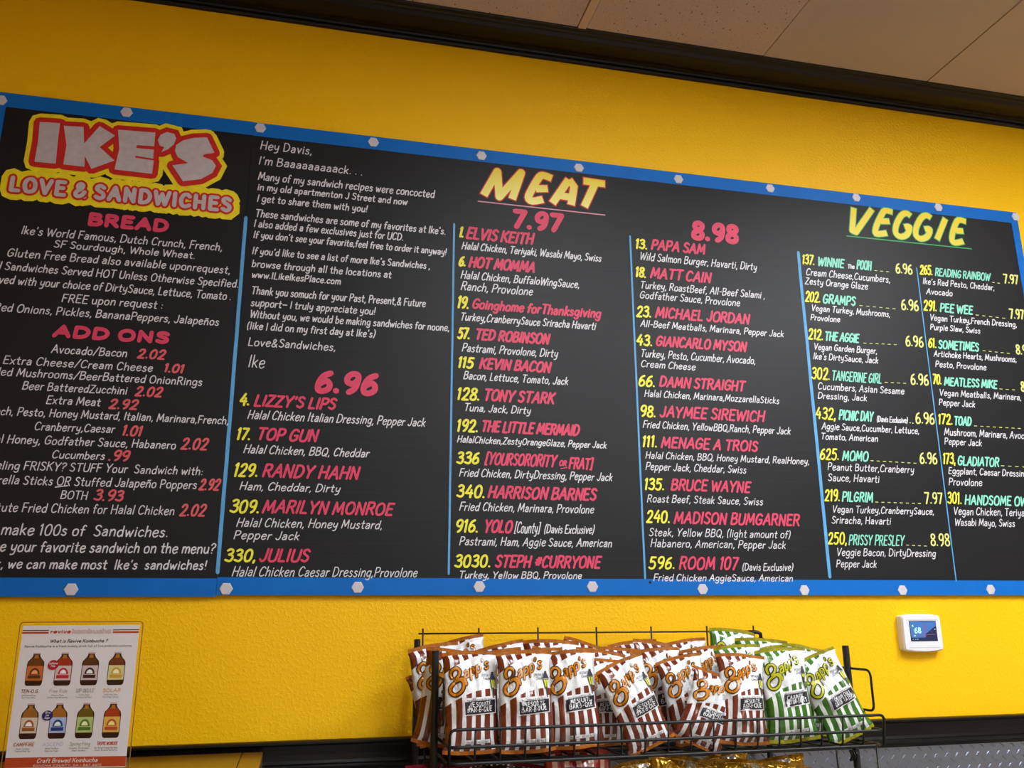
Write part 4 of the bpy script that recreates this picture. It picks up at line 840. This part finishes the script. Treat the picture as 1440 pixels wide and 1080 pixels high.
BT = [("TEN-O.G.", (110, 62, 24), (208, 112, 52), (90, 48, 26), 'dark amber bottle'), ("Free Ride", (170, 50, 24), (222, 200, 198), (196, 30, 60), ''), ("UP BEAT", (96, 52, 22), (216, 196, 196), (60, 20, 24), ''), ("SOLAR", (120, 58, 26), (222, 214, 150), (214, 168, 60), ''),
      ("CAMPFIRE", (160, 104, 40), (222, 206, 186), (170, 92, 44), ''), ("ASCEND", (170, 108, 36), (176, 196, 232), (40, 62, 130), ''), ("Spring Fling", (112, 92, 24), (190, 206, 130), (90, 130, 50), ''), ("TROPIC WONDER", (180, 62, 22), (232, 188, 90), (196, 84, 40), '')]
nmc = [((150, 82, 24), .0011), ((150, 126, 132), .0006), ((235, 232, 232), .0010), ((214, 158, 60), .0011), ((186, 96, 44), .0011), ((198, 204, 232), .0011), ((140, 160, 60), .0007), ((196, 96, 56), .0010)]
SM = [("Old Friend Base", "Earl Grey Mate"), ("Hibiscus Base", "Caffeine Free Refreshing"), ("Coffee Base", "Creative Caffeine"), ("Yerba Mate Base", "Raw Ginger Energy"),
      ("Smoky Tea Base", "Toasted Mate Tea"), ("White Tea Base", "Easy Low Sugar"), ("Cucumber, Mint & Lemon", "Green Tea Base"), ("Earl Grey & Orange Peel Base", "Floral & Essential Refreshing")]
for q, (nm, gl, lb, ac, _) in enumerate(BT):
    row = q//4; sc = (.150, .390, .615, .840)[q % 4] + (.008 if row else 0); tb = (.568, .200)[row]; bw_, bh_ = .145, (.235, .245)[row]
    X = lambda a, c, off=0: onp(sc + a*bw_, tb + c*bh_, off)
    b = Flat(); n = len(body_prof)
    b.add([X(a, c, .0001) for a, c in body_prof], [tuple(range(n))], 0)
    b.add([X(a*.84, .05+(c)*.92, .00015) for a, c in [(-.5, .56), (.5, .56), (.5, .68), (.46, .76), (.22, .88), (-.22, .88), (-.46, .76), (-.5, .68)]], [tuple(range(8))], 1)
    b.add([X(a, c, .0002) for a, c in ((-.20, .955), (.20, .955), (.20, 1.0), (-.20, 1.0))], [(0, 1, 2, 3)], 2)
    b.add([X(a, c, .0002) for a, c in ((-.13, .83), (.13, .83), (.10, .93), (-.10, .93))], [(0, 1, 2, 3)], 6)
    b.add([X(a, c, .0003) for a, c in ((-.46, .16), (.46, .16), (.46, .60), (-.46, .60))], [(0, 1, 2, 3)], 3)
    rr = [(.30*math.cos(PI*k/8), .34+.20*math.sin(PI*k/8)) for k in range(9)]
    b.add([X(a, c, .0004) for a, c in rr], [tuple(range(9))], 4)
    r2 = [(.19*math.cos(PI*k/8), .36+.12*math.sin(PI*k/8)) for k in range(9)]
    b.add([X(a, c, .0005) for a, c in r2], [tuple(range(9))], 5)
    b.add([X(a, c, .0005) for a, c in ((-.36, .22), (.36, .22), (.36, .32), (-.36, .32))], [(0, 1, 2, 3)], 4)
    ms = [pm('bottle_dark_%d' % q, (52, 22, 18)), pm('bottle_glass_%d' % q, gl), pm('cap_pinkish', (204, 170, 176)), pm('bottle_label_%d' % q, lb), pm('label_accent_%d' % q, ac), pm('label_light_%d' % q, tuple(min(255, v+60) for v in lb)), pm('neck_gold', (176, 122, 40))]
    pic = b.build('bottle_picture', ms, sheet)
    wn = .155 if row == 0 else .175
    ptext('flavour_name', nm, sc-wn/2-.02, sc+wn/2-.02, tb-.050, .026, nmc[q][1], pm('flavour_ink_%d' % q, nmc[q][0]), .15, outline=(.0008, dk) if nm == 'UP BEAT' else None)
    for j, s in enumerate(SM[q]):
        ww = min(.19, .0065*len(s)+.02); ptext('fine_print', s, sc-ww/2-.025, sc+ww/2-.025, tb-.072-.016*j, .011, .00028, dk, 0)
for (s, t, c, ls) in ((.300, .715, (186, 22, 52), ("Caffeine", "Free")), (.305, .360, (34, 34, 110), ("Ultra", "Low", "Sugar"))):
    b = Flat(); rr = [(s + .046*math.cos(2*PI*k/24), t + .0355*math.sin(2*PI*k/24)) for k in range(24)]
    b.add([onp(a, c2, .0008) for a, c2 in rr], [tuple(range(24))]); o = b.build('round_badge', pm('badge_%d' % c[2], c), sheet)
    for j, l in enumerate(ls):
        ww = .012*len(l); ptext('badge_lettering', l, s-ww/2*.8, s+ww/2*.8, t + .012*(len(ls)-1)/1.2 - .018*j - .006, .015, .0006, wh, .2, z=.0010, par=o)

# ---------------------------------------------------------------- wire display rack
XL_B, XR_B, YK = .280, 1.162, -.050      # rear posts
XL_F, XR_F, YF = .277, 1.203, -.350      # front posts
YLIP = -.455
rk = empty('display_rack', (.72, -.25, 0)); tag(rk, 'black wire snack rack standing against the yellow wall', 'display rack')
def rpart(b, name, m, par=None, **k):
    b.v = [(v[0]-.72, v[1]+.25, v[2]) for v in b.v]; return b.build(name, m, par or rk, smooth=k.pop('smooth', True), **k)
def post(x, y, zt, r=.0075):
    b = MB(); b.tube([(x, y, .0), (x, y, zt)], r, 14); o = rpart(b, 'post', post_m, smooth=False)
    b = MB(); b.tube([(x, y, zt-.001), (x, y, zt+.002)], r*.9, 14); rpart(b, 'post_cap', wire_m, o, smooth=False)
post(XL_B, YK, 1.606); post(XR_B, YK, 1.600)
post(XL_F, YF, 1.590); post(XR_F, YF, 1.588)
# rear wire grid
for sx_, sy_ in ((1.188, -.300), (1.203, -.425), (.281, -.20), (.281, -.425)):
    b = MB(); b.tube([(sx_, sy_, 1.392), (sx_, sy_, 1.153)], .0024, 6); rpart(b, 'side_wire', wire_m)
bk = MB(); bk.tube([(XL_B+.004, -.036, 1.620), (XR_B-.006, -.036, 1.618)], .0022, 6); grid = rpart(bk, 'back_grid', rust_m)
for gx in (.294, .428, .574, .723, .867, 1.018, 1.148):
    b = MB(); b.tube([(gx, -.0395, 1.632), (gx, -.0395, 1.40)], .0022, 6); rpart(b, 'grid_wire', rust_m, grid)
for gz in (1.52, 1.42):
    b = MB(); b.tube([(XL_B+.004, -.036, gz), (XR_B-.006, -.036, gz)], .0022, 6); rpart(b, 'grid_wire', rust_m, grid)
def basket(zf, xl, xr, dz_lip=(.0, .030, .061)):
    """front lip of three wires with uprights, floor wires running front to back"""
    R = .0030
    b = MB(); path = fillet([(xl, YK, zf), (xl, YLIP+.01, zf), (xr, YLIP+.01, zf), (xr, YK, zf)], .02, 5)
    b.tube(path, R, 8); bs = rpart(b, 'basket', wire_m)
    for k, d in enumerate(dz_lip[1:]):
        b = MB(); top = (k == len(dz_lip)-2)
        yy = YLIP - .004*k
        if top: p = fillet([(xl, yy+.01, zf+.001), (xl, yy, zf+d), (xr, yy, zf+d), (xr, yy+.01, zf+.001)], .012, 5)
        else: p = fillet([(xl, YF+.02, zf+d), (xl, yy, zf+d), (xr, yy, zf+d), (xr, YF+.02, zf+d)], .016, 5)
        b.tube(p, R, 8); rpart(b, 'lip_wire', wire_m, bs)
    n = 18
    proto = None
    for k in range(1, n+1):
        x = xl + (xr-xl)*k/(n+1)
        if proto is None:
            b = MB(); p = fillet([(x, YK, zf+.004), (x, YLIP+.006, zf+.004), (x, YLIP-.003, zf+dz_lip[-1]+.001)], .01, 4)
            b.tube(p, .0021, 6); proto = rpart(b, 'basket_wire', wire_m, bs); px0 = x
        else:
            c = proto.copy(); C.objects.link(c); c.location = (x-px0, 0, 0)
    for y in (-.12, -.20, -.28, -.36, -.42):
        b = MB(); b.tube([(xl, y, zf+.0015), (xr, y, zf+.0015)], .0021, 6); rpart(b, 'cross_wire', wire_m, bs)
    return bs
basket(1.393, .290, 1.205)
basket(1.150, .290, 1.205)
for zf in (.82, .50): basket(zf, .290, 1.205)
for sx, x in ((-1, XL_F+.006), (1, XR_F+.004)):
    for zf in (1.393, 1.150):
        b = MB(); b.tube(fillet([(x, YK-.02, zf+.07), (x, -.425, zf+.065), (x, -.425, zf+.148), (x, YK-.02, zf+.15)], .015, 5, closed=True), .0026, 8, closed=True)
        rpart(b, 'side_guard', wire_m)
b = MB()
for x in (XL_F+.015, XR_F-.02):
    for k in range(3): b.tube([(x-.008+.006*k, YF-.02, 1.375), (x-.008+.006*k, YF-.028, 1.365), (x-.008+.006*k, YF-.02, 1.355)], .003, 6)
rpart(b, 'shelf_clip', wire_m)['kind'] = 'stuff'
b = MB(); b.tube([(1.160, -.052, 1.600), (1.160, -.052, 1.612), (1.150, -.052, 1.616), (1.128, -.052, 1.616)], .005, 8); rpart(b, 'rear_hook', wire_m)
for x in (XL_F, XR_F):
    for y in (YK, YF):
        b = MB(); b.tube([(x, y, .0), (x, y, .03)], .014, 12); rpart(b, 'foot', wire_m, smooth=False)

# ---------------------------------------------------------------- snack bags
def film(name, base, stripe, seal, kind='stripe', band=True, metal=.0, rough=.22, bumpd=.006):
    m = bpy.data.materials.new(name); m.use_nodes = True; nt = m.node_tree; N = nt.nodes; Lk = nt.links
    b = N['Principled BSDF']; b.inputs['Roughness'].default_value = rough; b.inputs['Metallic'].default_value = metal
    b.inputs['Coat Weight'].default_value = .7; b.inputs['Coat Roughness'].default_value = .08
    uv = N.new('ShaderNodeUVMap'); uv.uv_map = 'film'; sp = N.new('ShaderNodeSeparateXYZ'); Lk.new(uv.outputs[0], sp.inputs[0])
    def M(op, a, bb=None, c=None):
        n = N.new('ShaderNodeMath'); n.operation = op
        for i, v in enumerate((a, bb, c)):
            if v is None: continue
            if isinstance(v, (int, float)): n.inputs[i].default_value = v
            else: Lk.new(v, n.inputs[i])
        return n.outputs[0]
    U, V = sp.outputs[0], sp.outputs[1]
    def mix(f, a, c):
        n = N.new('ShaderNodeMixRGB')
        Lk.new(f, n.inputs[0])
        for i, v in ((1, a), (2, c)):
            if isinstance(v, tuple): n.inputs[i].default_value = lin(v) + (1,)
            else: Lk.new(v, n.inputs[i])
        return n.outputs[0]
    if kind == 'stripe':
        f = M('FRACT', M('MULTIPLY', U, 5.6)); col = mix(M('GREATER_THAN', f, .60), base, stripe)
    elif kind == 'dots':
        vo = N.new('ShaderNodeTexVoronoi'); vo.inputs['Scale'].default_value = 13; vo.inputs['Randomness'].default_value = .25
        mp = N.new('ShaderNodeMapping'); mp.inputs['Scale'].default_value = (1, 1.6, 1); Lk.new(uv.outputs[0], mp.inputs[0]); Lk.new(mp.outputs[0], vo.inputs['Vector'])
        col = mix(M('LESS_THAN', vo.outputs['Distance'], .26), base, stripe)
    else:
        n = N.new('ShaderNodeTexNoise'); n.inputs['Scale'].default_value = 5; Lk.new(uv.outputs[0], n.inputs['Vector'])
        col = mix(M('GREATER_THAN', n.outputs['Fac'], .60), base, stripe)
    if band:
        cur = M('MULTIPLY', M('SUBTRACT', U, .5), .16)
        bow = M('MULTIPLY', M('POWER', M('ABSOLUTE', M('SUBTRACT', U, .5)), 2.0), -.22)
        lo = M('GREATER_THAN', V, M('ADD', M('ADD', cur, bow), .590)); hi = M('LESS_THAN', V, M('ADD', M('ADD', M('MULTIPLY', cur, 1.2), bow), .925))
        col = mix(M('MULTIPLY', lo, hi), col, (236, 238, 242))
    if kind == 'stripe' and band:   # thin outer seams of the swoosh
        pass
    sl = M('MAXIMUM', M('GREATER_THAN', V, .964), M('LESS_THAN', V, .036)); 
    sn = N.new('ShaderNodeTexNoise'); sn.inputs['Scale'].default_value = 14; sn.inputs['Detail'].default_value = 3; Lk.new(uv.outputs[0], sn.inputs['Vector'])
    sealc = mix(sn.outputs['Fac'], tuple(int(v*.72) for v in seal), tuple(min(255, int(v*1.14+8)) for v in seal)); col = mix(sl, col, sealc)  # darker and lighter seal noise paints crinkle highlights into the colour
    Lk.new(col, b.inputs['Base Color'])
    # crimp ridges of the seals and fine film creases
    wv = M('SINE', M('MULTIPLY', V, 900.0)); cr = M('MULTIPLY', M('MULTIPLY', wv, sl), .3)
    nz = N.new('ShaderNodeTexNoise'); nz.inputs['Scale'].default_value = 6; nz.inputs['Detail'].default_value = 2.5; nz.inputs['Distortion'].default_value = .6; Lk.new(uv.outputs[0], nz.inputs['Vector'])
    bp = N.new('ShaderNodeBump'); bp.inputs['Distance'].default_value = bumpd; bp.inputs['Strength'].default_value = .7
    Lk.new(M('ADD', cr, nz.outputs['Fac']), bp.inputs['Height']); Lk.new(bp.outputs[0], b.inputs['Normal']); Lk.new(bp.outputs[0], b.inputs['Coat Normal'])
    return m
KIND = {
 'bbq': dict(m=film('brown_striped_film', (112, 44, 22), (236, 236, 240), (216, 124, 34)), logo=(212, 130, 14), edge=(66, 28, 8), lab=("MESQUITE", "BAR-B-QUE"), box=(34, 30, 40), edge2=(150, 70, 30)),
 'dill': dict(m=film('green_striped_film', (58, 112, 34), (236, 240, 236), (186, 178, 20)), logo=(190, 190, 30), edge=(38, 50, 14), lab=("CAJUN DILL", "GATOR-TATERS"), box=(34, 34, 46), edge2=(120, 150, 40)),
 'gold': dict(m=film('gold_foil_film', (206, 152, 22), (222, 210, 190), (214, 160, 24), kind='foil', band=False, metal=.7, rough=.22, bumpd=.016)),
 'dots': dict(m=film('polka_dot_film', (22, 14, 16), (236, 232, 232), (150, 14, 50), kind='dots', band=False)),
 'red': dict(m=film('red_striped_film', (150, 26, 18), (206, 160, 140), (150, 44, 20), kind='stripe', band=False)),
}
BW, BH, BT_ = .116, .200, .045
def bag_fn(seed, T=BT_):
    ph = seed*1.7
    def f(u, v, side=1):
        e = max(0.0, 1-abs(2*u-1)**2.3); s = (v-.045)/.91
        env = (4*s*(1-s))**.5 if 0 < s < 1 else 0.0
        x = (u-.5)*BW*(1-.11*env)*(1 + .02*math.sin(7*v+ph))
        cen = .006*math.sin(2.6*PI*u+ph)*(2*v-1)**4 + .004*math.sin(1.5*PI*u*1.3+ph*2)*(2*v-1)**6
        y = -side*T/2*e**.72*env
        dk_ = math.exp(-max(0, s)/.10) + math.exp(-max(0, 1-s)/.10)
        if 0 < s < 1:
            y += -side*(.0034*math.sin(2*PI*(4.5*u)+ph+side)*dk_*min(1, s*14, (1-s)*14)*e)
            n = noise.noise(Vector((u*2.6+ph, v*3.4, side*3+ph)))
            r = 1-abs(noise.noise(Vector((u*3.2-v*1.2+ph*2, v*2.6+u, side+ph))))*2.2
            y += -side*(.0072*n - .0062*max(0, r)**3)*e**.5*env
        z = v*BH - .004*abs(2*u-1)**2*(1 if v > .5 else -1)*(1-env)
        return Vector((x, y+cen, z))
    return f
def bag_body(seed, m):
    f = bag_fn(seed); nu, nv = 22, 34
    me = bpy.data.meshes.new('bag'); bm = bmesh.new(); uvl = bm.loops.layers.uv.new('film')
    vv = [0, .019, .038, .045] + [.045 + .91*(k/(nv-8)) for k in range(1, nv-8)] + [.955, .962, .981, 1.0]
    fr = {}; 
    for side in (1, -1):
        for j, v in enumerate(vv):
            for i in range(nu+1):
                if side == -1 and i in (0, nu) or (side == -1 and (v <= .045 or v >= .955)): fr[(side, i, j)] = fr[(1, i, j)]; continue
                fr[(side, i, j)] = bm.verts.new(f(i/nu, v, side))
    for side in (1, -1):
        for j in range(len(vv)-1):
            if side == -1 and (vv[j+1] <= .0451 or vv[j] >= .9549): continue
            for i in range(nu):
                q = [(i, j), (i+1, j), (i+1, j+1), (i, j+1)]
                if side == -1: q = q[::-1]
                vs = [fr[(side,)+a] for a in q]
                if len(set(vs)) < 3: continue
                try: fc = bm.faces.new(vs)
                except ValueError: continue
                fc.smooth = True
                for lp, a in zip(fc.loops, q): lp[uvl].uv = (a[0]/nu, vv[a[1]])
    bm.to_mesh(me); bm.free(); me.materials.append(m)
    return me
def bag_map(seed):
    f = bag_fn(seed)
    def place(a, b, off):      # a, b in metres from the lower left corner of the bag front
        u = min(.99, max(.01, a/BW)); v = min(.99, max(.01, b/BH)); p = f(u, v)
        du = f(min(1, u+.02), v)-f(max(0, u-.02), v); dv = f(u, min(1, v+.02))-f(u, max(0, v-.02))
        n = du.cross(dv); n.normalize()
        if n.y > 0: n = -n
        return p + n*(.0007+off)
    return place
def patch(mb, place, u0, u1, v0, v1, off, mi=0, n=8, k=5, skew=0.0, r=0):
    vs = []; fs = []
    for j in range(k+1):
        for i in range(n+1):
            a = (u0+(u1-u0)*i/n); c = v0+(v1-v0)*j/k + skew*(i/n-.5)
            vs.append(place(a*BW, c*BH, off))
    for j in range(k):
        for i in range(n): q = j*(n+1)+i; fs.append((q, q+1, q+n+2, q+n+1))
    mb.add(vs, fs, mi)
def densify(pts, d=.006):
    out = [pts[0]]
    for p in pts[1:]:
        a = out[-1]; l = math.hypot(p[0]-a[0], p[1]-a[1]); n = max(1, int(l/d))
        for k in range(1, n+1): out.append((a[0]+(p[0]-a[0])*k/n, a[1]+(p[1]-a[1])*k/n))
    return out
LOGO_Z = smooth([(.130, .735), (.115, .775), (.150, .815), (.215, .825), (.265, .795), (.245, .750), (.185, .715)], 3)
LOGO_L = smooth([(.185, .712), (.250, .716), (.315, .690), (.320, .640), (.270, .590), (.185, .565), (.115, .585), (.100, .630), (.150, .675), (.230, .705), (.300, .722), (.345, .705), (.365, .665)], 3)
def make_bag(kind, seed):
    K = KIND[kind]
    r = empty('snack_bag' if kind not in ('bbq', 'dill') else 'chip_bag')
    me = bag_body(seed, K['m']); o = bpy.data.objects.new('bag_film', me); C.objects.link(o); o.parent = r
    pl_ = bag_map(seed)
    if kind == 'red':
        b = Flat(); patch(b, pl_, .22, .80, .74, .86, .0002); b.build('label_box', pm('label_black', (30, 22, 26)), o)
        b = Flat(); write(b, "REGULAR", .27*BW, .765*BH, .5*BW, .014, .0022, 0, pl_, z=.0008, jit=0, capn=0); b.build('label_lettering', pm('label_greyish', (150, 130, 130)), o)
    if 'logo' not in K: return r
    asp = BH
    for (wd, off, c, nm) in ((.0092, .0002, K['edge'], 'logo_outline'), (.0044, .0014, K['logo'], 'logo_lettering')):
        b = Flat()
        for s in (LOGO_Z, LOGO_L): ribbon(b, densify([(u*BW, v*asp) for u, v in s]), wd, pl_, z=off)
        st, W = layout("app's", .14, 0)
        for q, p in enumerate(st):
            ribbon(b, densify([((.34 + .46*(a/W))*BW, (.722 + .100*(a/W))*BH + c2*.0225) for a, c2 in p], .004), wd*.68, pl_, z=off+.00003*q)
        b.build(nm, mat(nm+'_'+kind, c, rough=.3, coat=.4), o)
    b = Flat()
    write(b, "POTATO", .66*BW, .735*BH, .20*BW, .0055, .0008, .0, pl_, z=.0008, jit=0); write(b, "CHIPS", .68*BW, .700*BH, .17*BW, .0055, .0008, .0, pl_, z=.0008, jit=0)
    b.build('small_lettering', pm('print_grey', (90, 88, 96)), o)
    # street lantern picture
    b = Flat(); gx, gz = .875, .655
    Q = lambda pts, off, mi: b.add([pl_((gx+a)*BW, (gz+c)*BH, off) for a, c in pts], [tuple(range(len(pts)))], mi)
    Q([(-.02, .13), (.02, .13), (.03, .10), (-.03, .10)], .0009, 0); Q([(-.075, .055), (.075, .055), (.03, .10), (-.03, .10)], .0009, 0)
    Q([(-.06, .05), (.06, .05), (.028, -.045), (-.028, -.045)], .0009, 0)
    Q([(-.045, .045), (-.006, .045), (-.006, -.03), (-.022, -.03)], .0014, 1); Q([(.006, .045), (.045, .045), (.022, -.03), (.006, -.03)], .0014, 1)
    ribbon(b, densify([((gx)*BW, (gz-.045)*BH), ((gx+.01)*BW, (gz-.12)*BH)], .004), .0025, pl_, z=.0009)
    b.build('lantern_picture', [pm('print_lantern', (58, 58, 66)), pm('print_lamplight', (216, 216, 70))], o)
    # flavour label
    sk = .02
    b = Flat(); patch(b, pl_, .31, .93, .375, .540, .0006, skew=sk); lb = b.build('label_border', pm('label_white_'+kind, (232, 230, 232)), o)
    b = Flat(); patch(b, pl_, .330, .910, .385, .506, .0011, skew=sk); b.build('label_box', pm('label_box_'+kind, K['box']), lb)
    b = Flat()
    for l, v0, hgt in ((K['lab'][0], .452, .0088), (K['lab'][1], .402, .0095)):
        n_ = .46 if l == K['lab'][1] else .40
        def pls(a, c, off): return pl_(a, c + (a/BW-.61)*sk/.58*BH, off)
        write(b, l, (.61-n_/2)*BW, v0*BH, n_*BW, hgt, .00105, .05, pls, z=.0026, jit=0, capn=0, gap=.24)
    b.build('label_lettering', pm('label_print_white', (244, 244, 246)), lb)
    b = Flat(); write(b, "New Orleans Kettle Style", .37*BW, .507*BH, .47*BW, .0038, .0005, 0, pls, z=.0018, jit=0); b.build('small_lettering', pm('print_grey', (90, 88, 96)), lb)
    b = Flat(); patch(b, pl_, .34, .80, .105, .14, .0006); nw = b.build('weight_strip', pm('label_white_'+kind, (232, 230, 232)), o)
    b = Flat(); write(b, "Net Wt 1.5 oz (42.5g)" if kind == 'bbq' else "Net Wt 2 oz (56.7g)", .37*BW, .112*BH, .40*BW, .0042, .0005, 0, pl_, z=.0014, jit=0); b.build('weight_lettering', dk, nw)
    return r
def copy_tree(o, par=None):
    c = o.copy(); C.objects.link(c)
    if par: c.parent = par
    for ch in [q for q in KIDS.get(o.name, [])]: copy_tree(ch, c)
    return c
PROTO = {}
for kind, seeds in (('bbq', (1, 2, 3, 4)), ('dill', (5, 6)), ('gold', (7, 8)), ('dots', (9,)), ('red', (10,))):
    PROTO[kind] = [make_bag(kind, s) for s in seeds]
KIDS = {}
for o in list(C.objects):
    if o.parent: KIDS.setdefault(o.parent.name, []).append(o)
used = {}
# kind, x, y, z of the bag's foot, height, roll, lean, yaw in degrees, label
BAGS = [
    ('bbq', 0.3169, -0.22, 1.403, 0.15, -12, 6, 18, 'brown-and-white striped chip bag poking out left behind the left post'),
    ('bbq', 0.3412, -0.41, 1.403, 0.19, 0, 6, 4, 'barbecue chip bag at the left end of the front row, beside the post'),
    ('bbq', 0.4461, -0.425, 1.403, 0.19, -1, 4, 0, 'barbecue chip bag second from the left in the front row'),
    ('bbq', 0.5509, -0.41, 1.4058, 0.186, -4, 5, -3, 'barbecue chip bag third from the left in the front row'),
    ('bbq', 0.6104, -0.375, 1.403, 0.17, 2, 5, 10, 'shaded striped chip bag behind the gap right of the third front bag'),
    ('bbq', 0.701, -0.425, 1.403, 0.178, -20, 6, 6, 'front-row barbecue chip bag leaning left, its corner poking through the wires'),
    ('bbq', 0.8225, -0.38, 1.403, 0.175, -11, 5, -2, 'white-topped barbecue chip bag right of the bag that leans left'),
    ('bbq', 0.7924, -0.43, 1.403, 0.15, 24, 6, -8, 'striped chip bag tipped right, half lying in the middle of the front row'),
    ('bbq', 0.8933, -0.44, 1.403, 0.178, 4, 5, 3, 'barbecue chip bag beside the green bags at the front'),
    ('dill', 1.0104, -0.43, 1.403, 0.188, -3, 5, 0, 'green-and-white chip bag with the big glare, left of the two front green bags'),
    ('dill', 1.1608, -0.41, 1.403, 0.184, -22, 6, -6, 'rightmost green chip bag leaning left by the bare post'),
    ('bbq', 0.2911, -0.325, 1.4073, 0.188, 9, 4, -6, 'second-row chip bag with a gold seal right of the left front post'),
    ('bbq', 0.4485, -0.275, 1.403, 0.188, -9, 3, 5, 'second-row chip bag above the gap between first and second front bags'),
    ('bbq', 0.5083, -0.325, 1.4048, 0.188, -5, 3, -4, 'second-row chip bag rising behind the third front bag'),
    ('bbq', 0.4821, -0.275, 1.4048, 0.188, 24, 4, 0, 'chip bag with a tilted gold seal crossing in front of its neighbours'),
    ('bbq', 0.6109, -0.325, 1.403, 0.188, 9, 4, 4, 'second-row chip bag behind the shaded bag in the middle'),
    ('bbq', 0.6904, -0.275, 1.403, 0.188, 6, 4, -5, 'second-row chip bag above the bag that leans left'),
    ('bbq', 0.776, -0.325, 1.403, 0.188, -4, 4, 4, 'second-row chip bag with a glaring gold seal at the centre right'),
    ('bbq', 0.9141, -0.275, 1.403, 0.188, -6, 4, 0, 'second-row chip bag just left of the green group'),
    ('dill', 0.965, -0.325, 1.4073, 0.188, -3, 4, 6, 'green chip bag behind the last brown front bag'),
    ('dill', 1.0995, -0.275, 1.4034, 0.188, -5, 4, -4, 'green chip bag in the second row above the glaring one'),
    ('dill', 1.0947, -0.325, 1.4047, 0.188, 10, 4, 0, 'green chip bag with its corner turned up near the bare post'),
    ('bbq', 0.3162, -0.215, 1.403, 0.2, -7, 2, 20, 'chip bag in the back left corner under the wire grid'),
    ('bbq', 0.4097, -0.12, 1.4157, 0.2, -14, 2, -8, 'back-row chip bag with a slanting seal, first from the left post'),
    ('bbq', 0.4893, -0.165, 1.403, 0.2, -12, 2, 6, 'back-row chip bag with an upturned seal left of centre'),
    ('bbq', 0.5515, -0.215, 1.403, 0.205, 2, 2, 0, 'tall back-row chip bag with a straight seal left of centre'),
    ('bbq', 0.6164, -0.12, 1.408, 0.2, 18, 2, 6, 'back-row chip bag sloping down to the right at the centre'),
    ('bbq', 0.7889, -0.165, 1.403, 0.2, -6, 2, -4, 'back-row chip bag with a gold seal at the centre'),
    ('bbq', 0.7763, -0.215, 1.403, 0.2, 12, 2, 8, 'back-row chip bag wedged behind the logo bag right of centre'),
    ('bbq', 0.9405, -0.12, 1.403, 0.2, -8, 2, 0, 'back-row chip bag showing its brown logo right of centre'),
    ('dill', 1.0065, -0.165, 1.4175, 0.21, 6, 2, 6, 'highest green chip bag touching the wire grid'),
    ('dill', 1.0568, -0.215, 1.4058, 0.2, 4, 2, -10, 'green chip bag beside the hooked rear post'),
    ('dots', 0.2756, -0.34, 1.16, 0.2193212433862901, 4, 2, 8, 'polka-dotted snack bag in the lower basket beside the left post'),
    ('dots', 0.383, -0.36, 1.16, 0.22306210958805095, -5, 2, 0, 'polka-dotted snack bag with a pink seal in the lower basket'),
    ('dots', 0.4375, -0.32, 1.16, 0.21249126031740073, 6, 2, -5, 'polka-dotted snack bag farthest right in the lower basket'),
    ('red', 0.5536, -0.38, 1.16, 0.2430150157336488, 2, 2, 0, 'red-and-white striped snack bag under the front lip'),
    ('gold', 0.7288, -0.32, 1.16, 0.2063955343647934, -6, 3, 6, 'gold foil snack bag next to the red striped one'),
    ('gold', 0.756, -0.36, 1.16, 0.22071772685923374, 10, 3, -6, 'gold foil snack bag with a folded corner in the lower basket'),
    ('gold', 0.945, -0.3, 1.16, 0.21275044391081832, -8, 3, 8, 'gold foil snack bag rising highest in the lower basket'),
    ('gold', 0.9188, -0.37, 1.16, 0.20694373724366, 5, 3, 0, 'gold foil snack bag at the middle right of the lower basket'),
    ('gold', 1.0714, -0.31, 1.16, 0.20071824546651218, -9, 3, -8, 'gold foil snack bag second from the right end of the lower basket'),
    ('gold', 1.0208, -0.36, 1.16, 0.19373841584493134, 12, 3, 4, 'gold foil snack bag with a raised right corner, last in the lower basket'),
]
for (kind, x, y, z, h, roll, lean, yaw, lab) in BAGS:
    k = used.get(kind, 0); used[kind] = k+1; P_ = PROTO[kind]
    o = P_[k] if k < len(P_) else copy_tree(P_[k % len(P_)])
    o.location = (x, y, z); s = h/BH; o.scale = (s*1.06 if h > .17 else s*1.2, s, s)
    o.rotation_euler = (math.radians(-lean), math.radians(roll), math.radians(yaw))
    tag(o, lab, 'snack bag', {'bbq': 'barbecue chip bags', 'dill': 'green dill chip bags', 'gold': 'gold snack bags', 'dots': 'polka-dotted snack bags'}.get(kind))
bpy.context.view_layer.update()
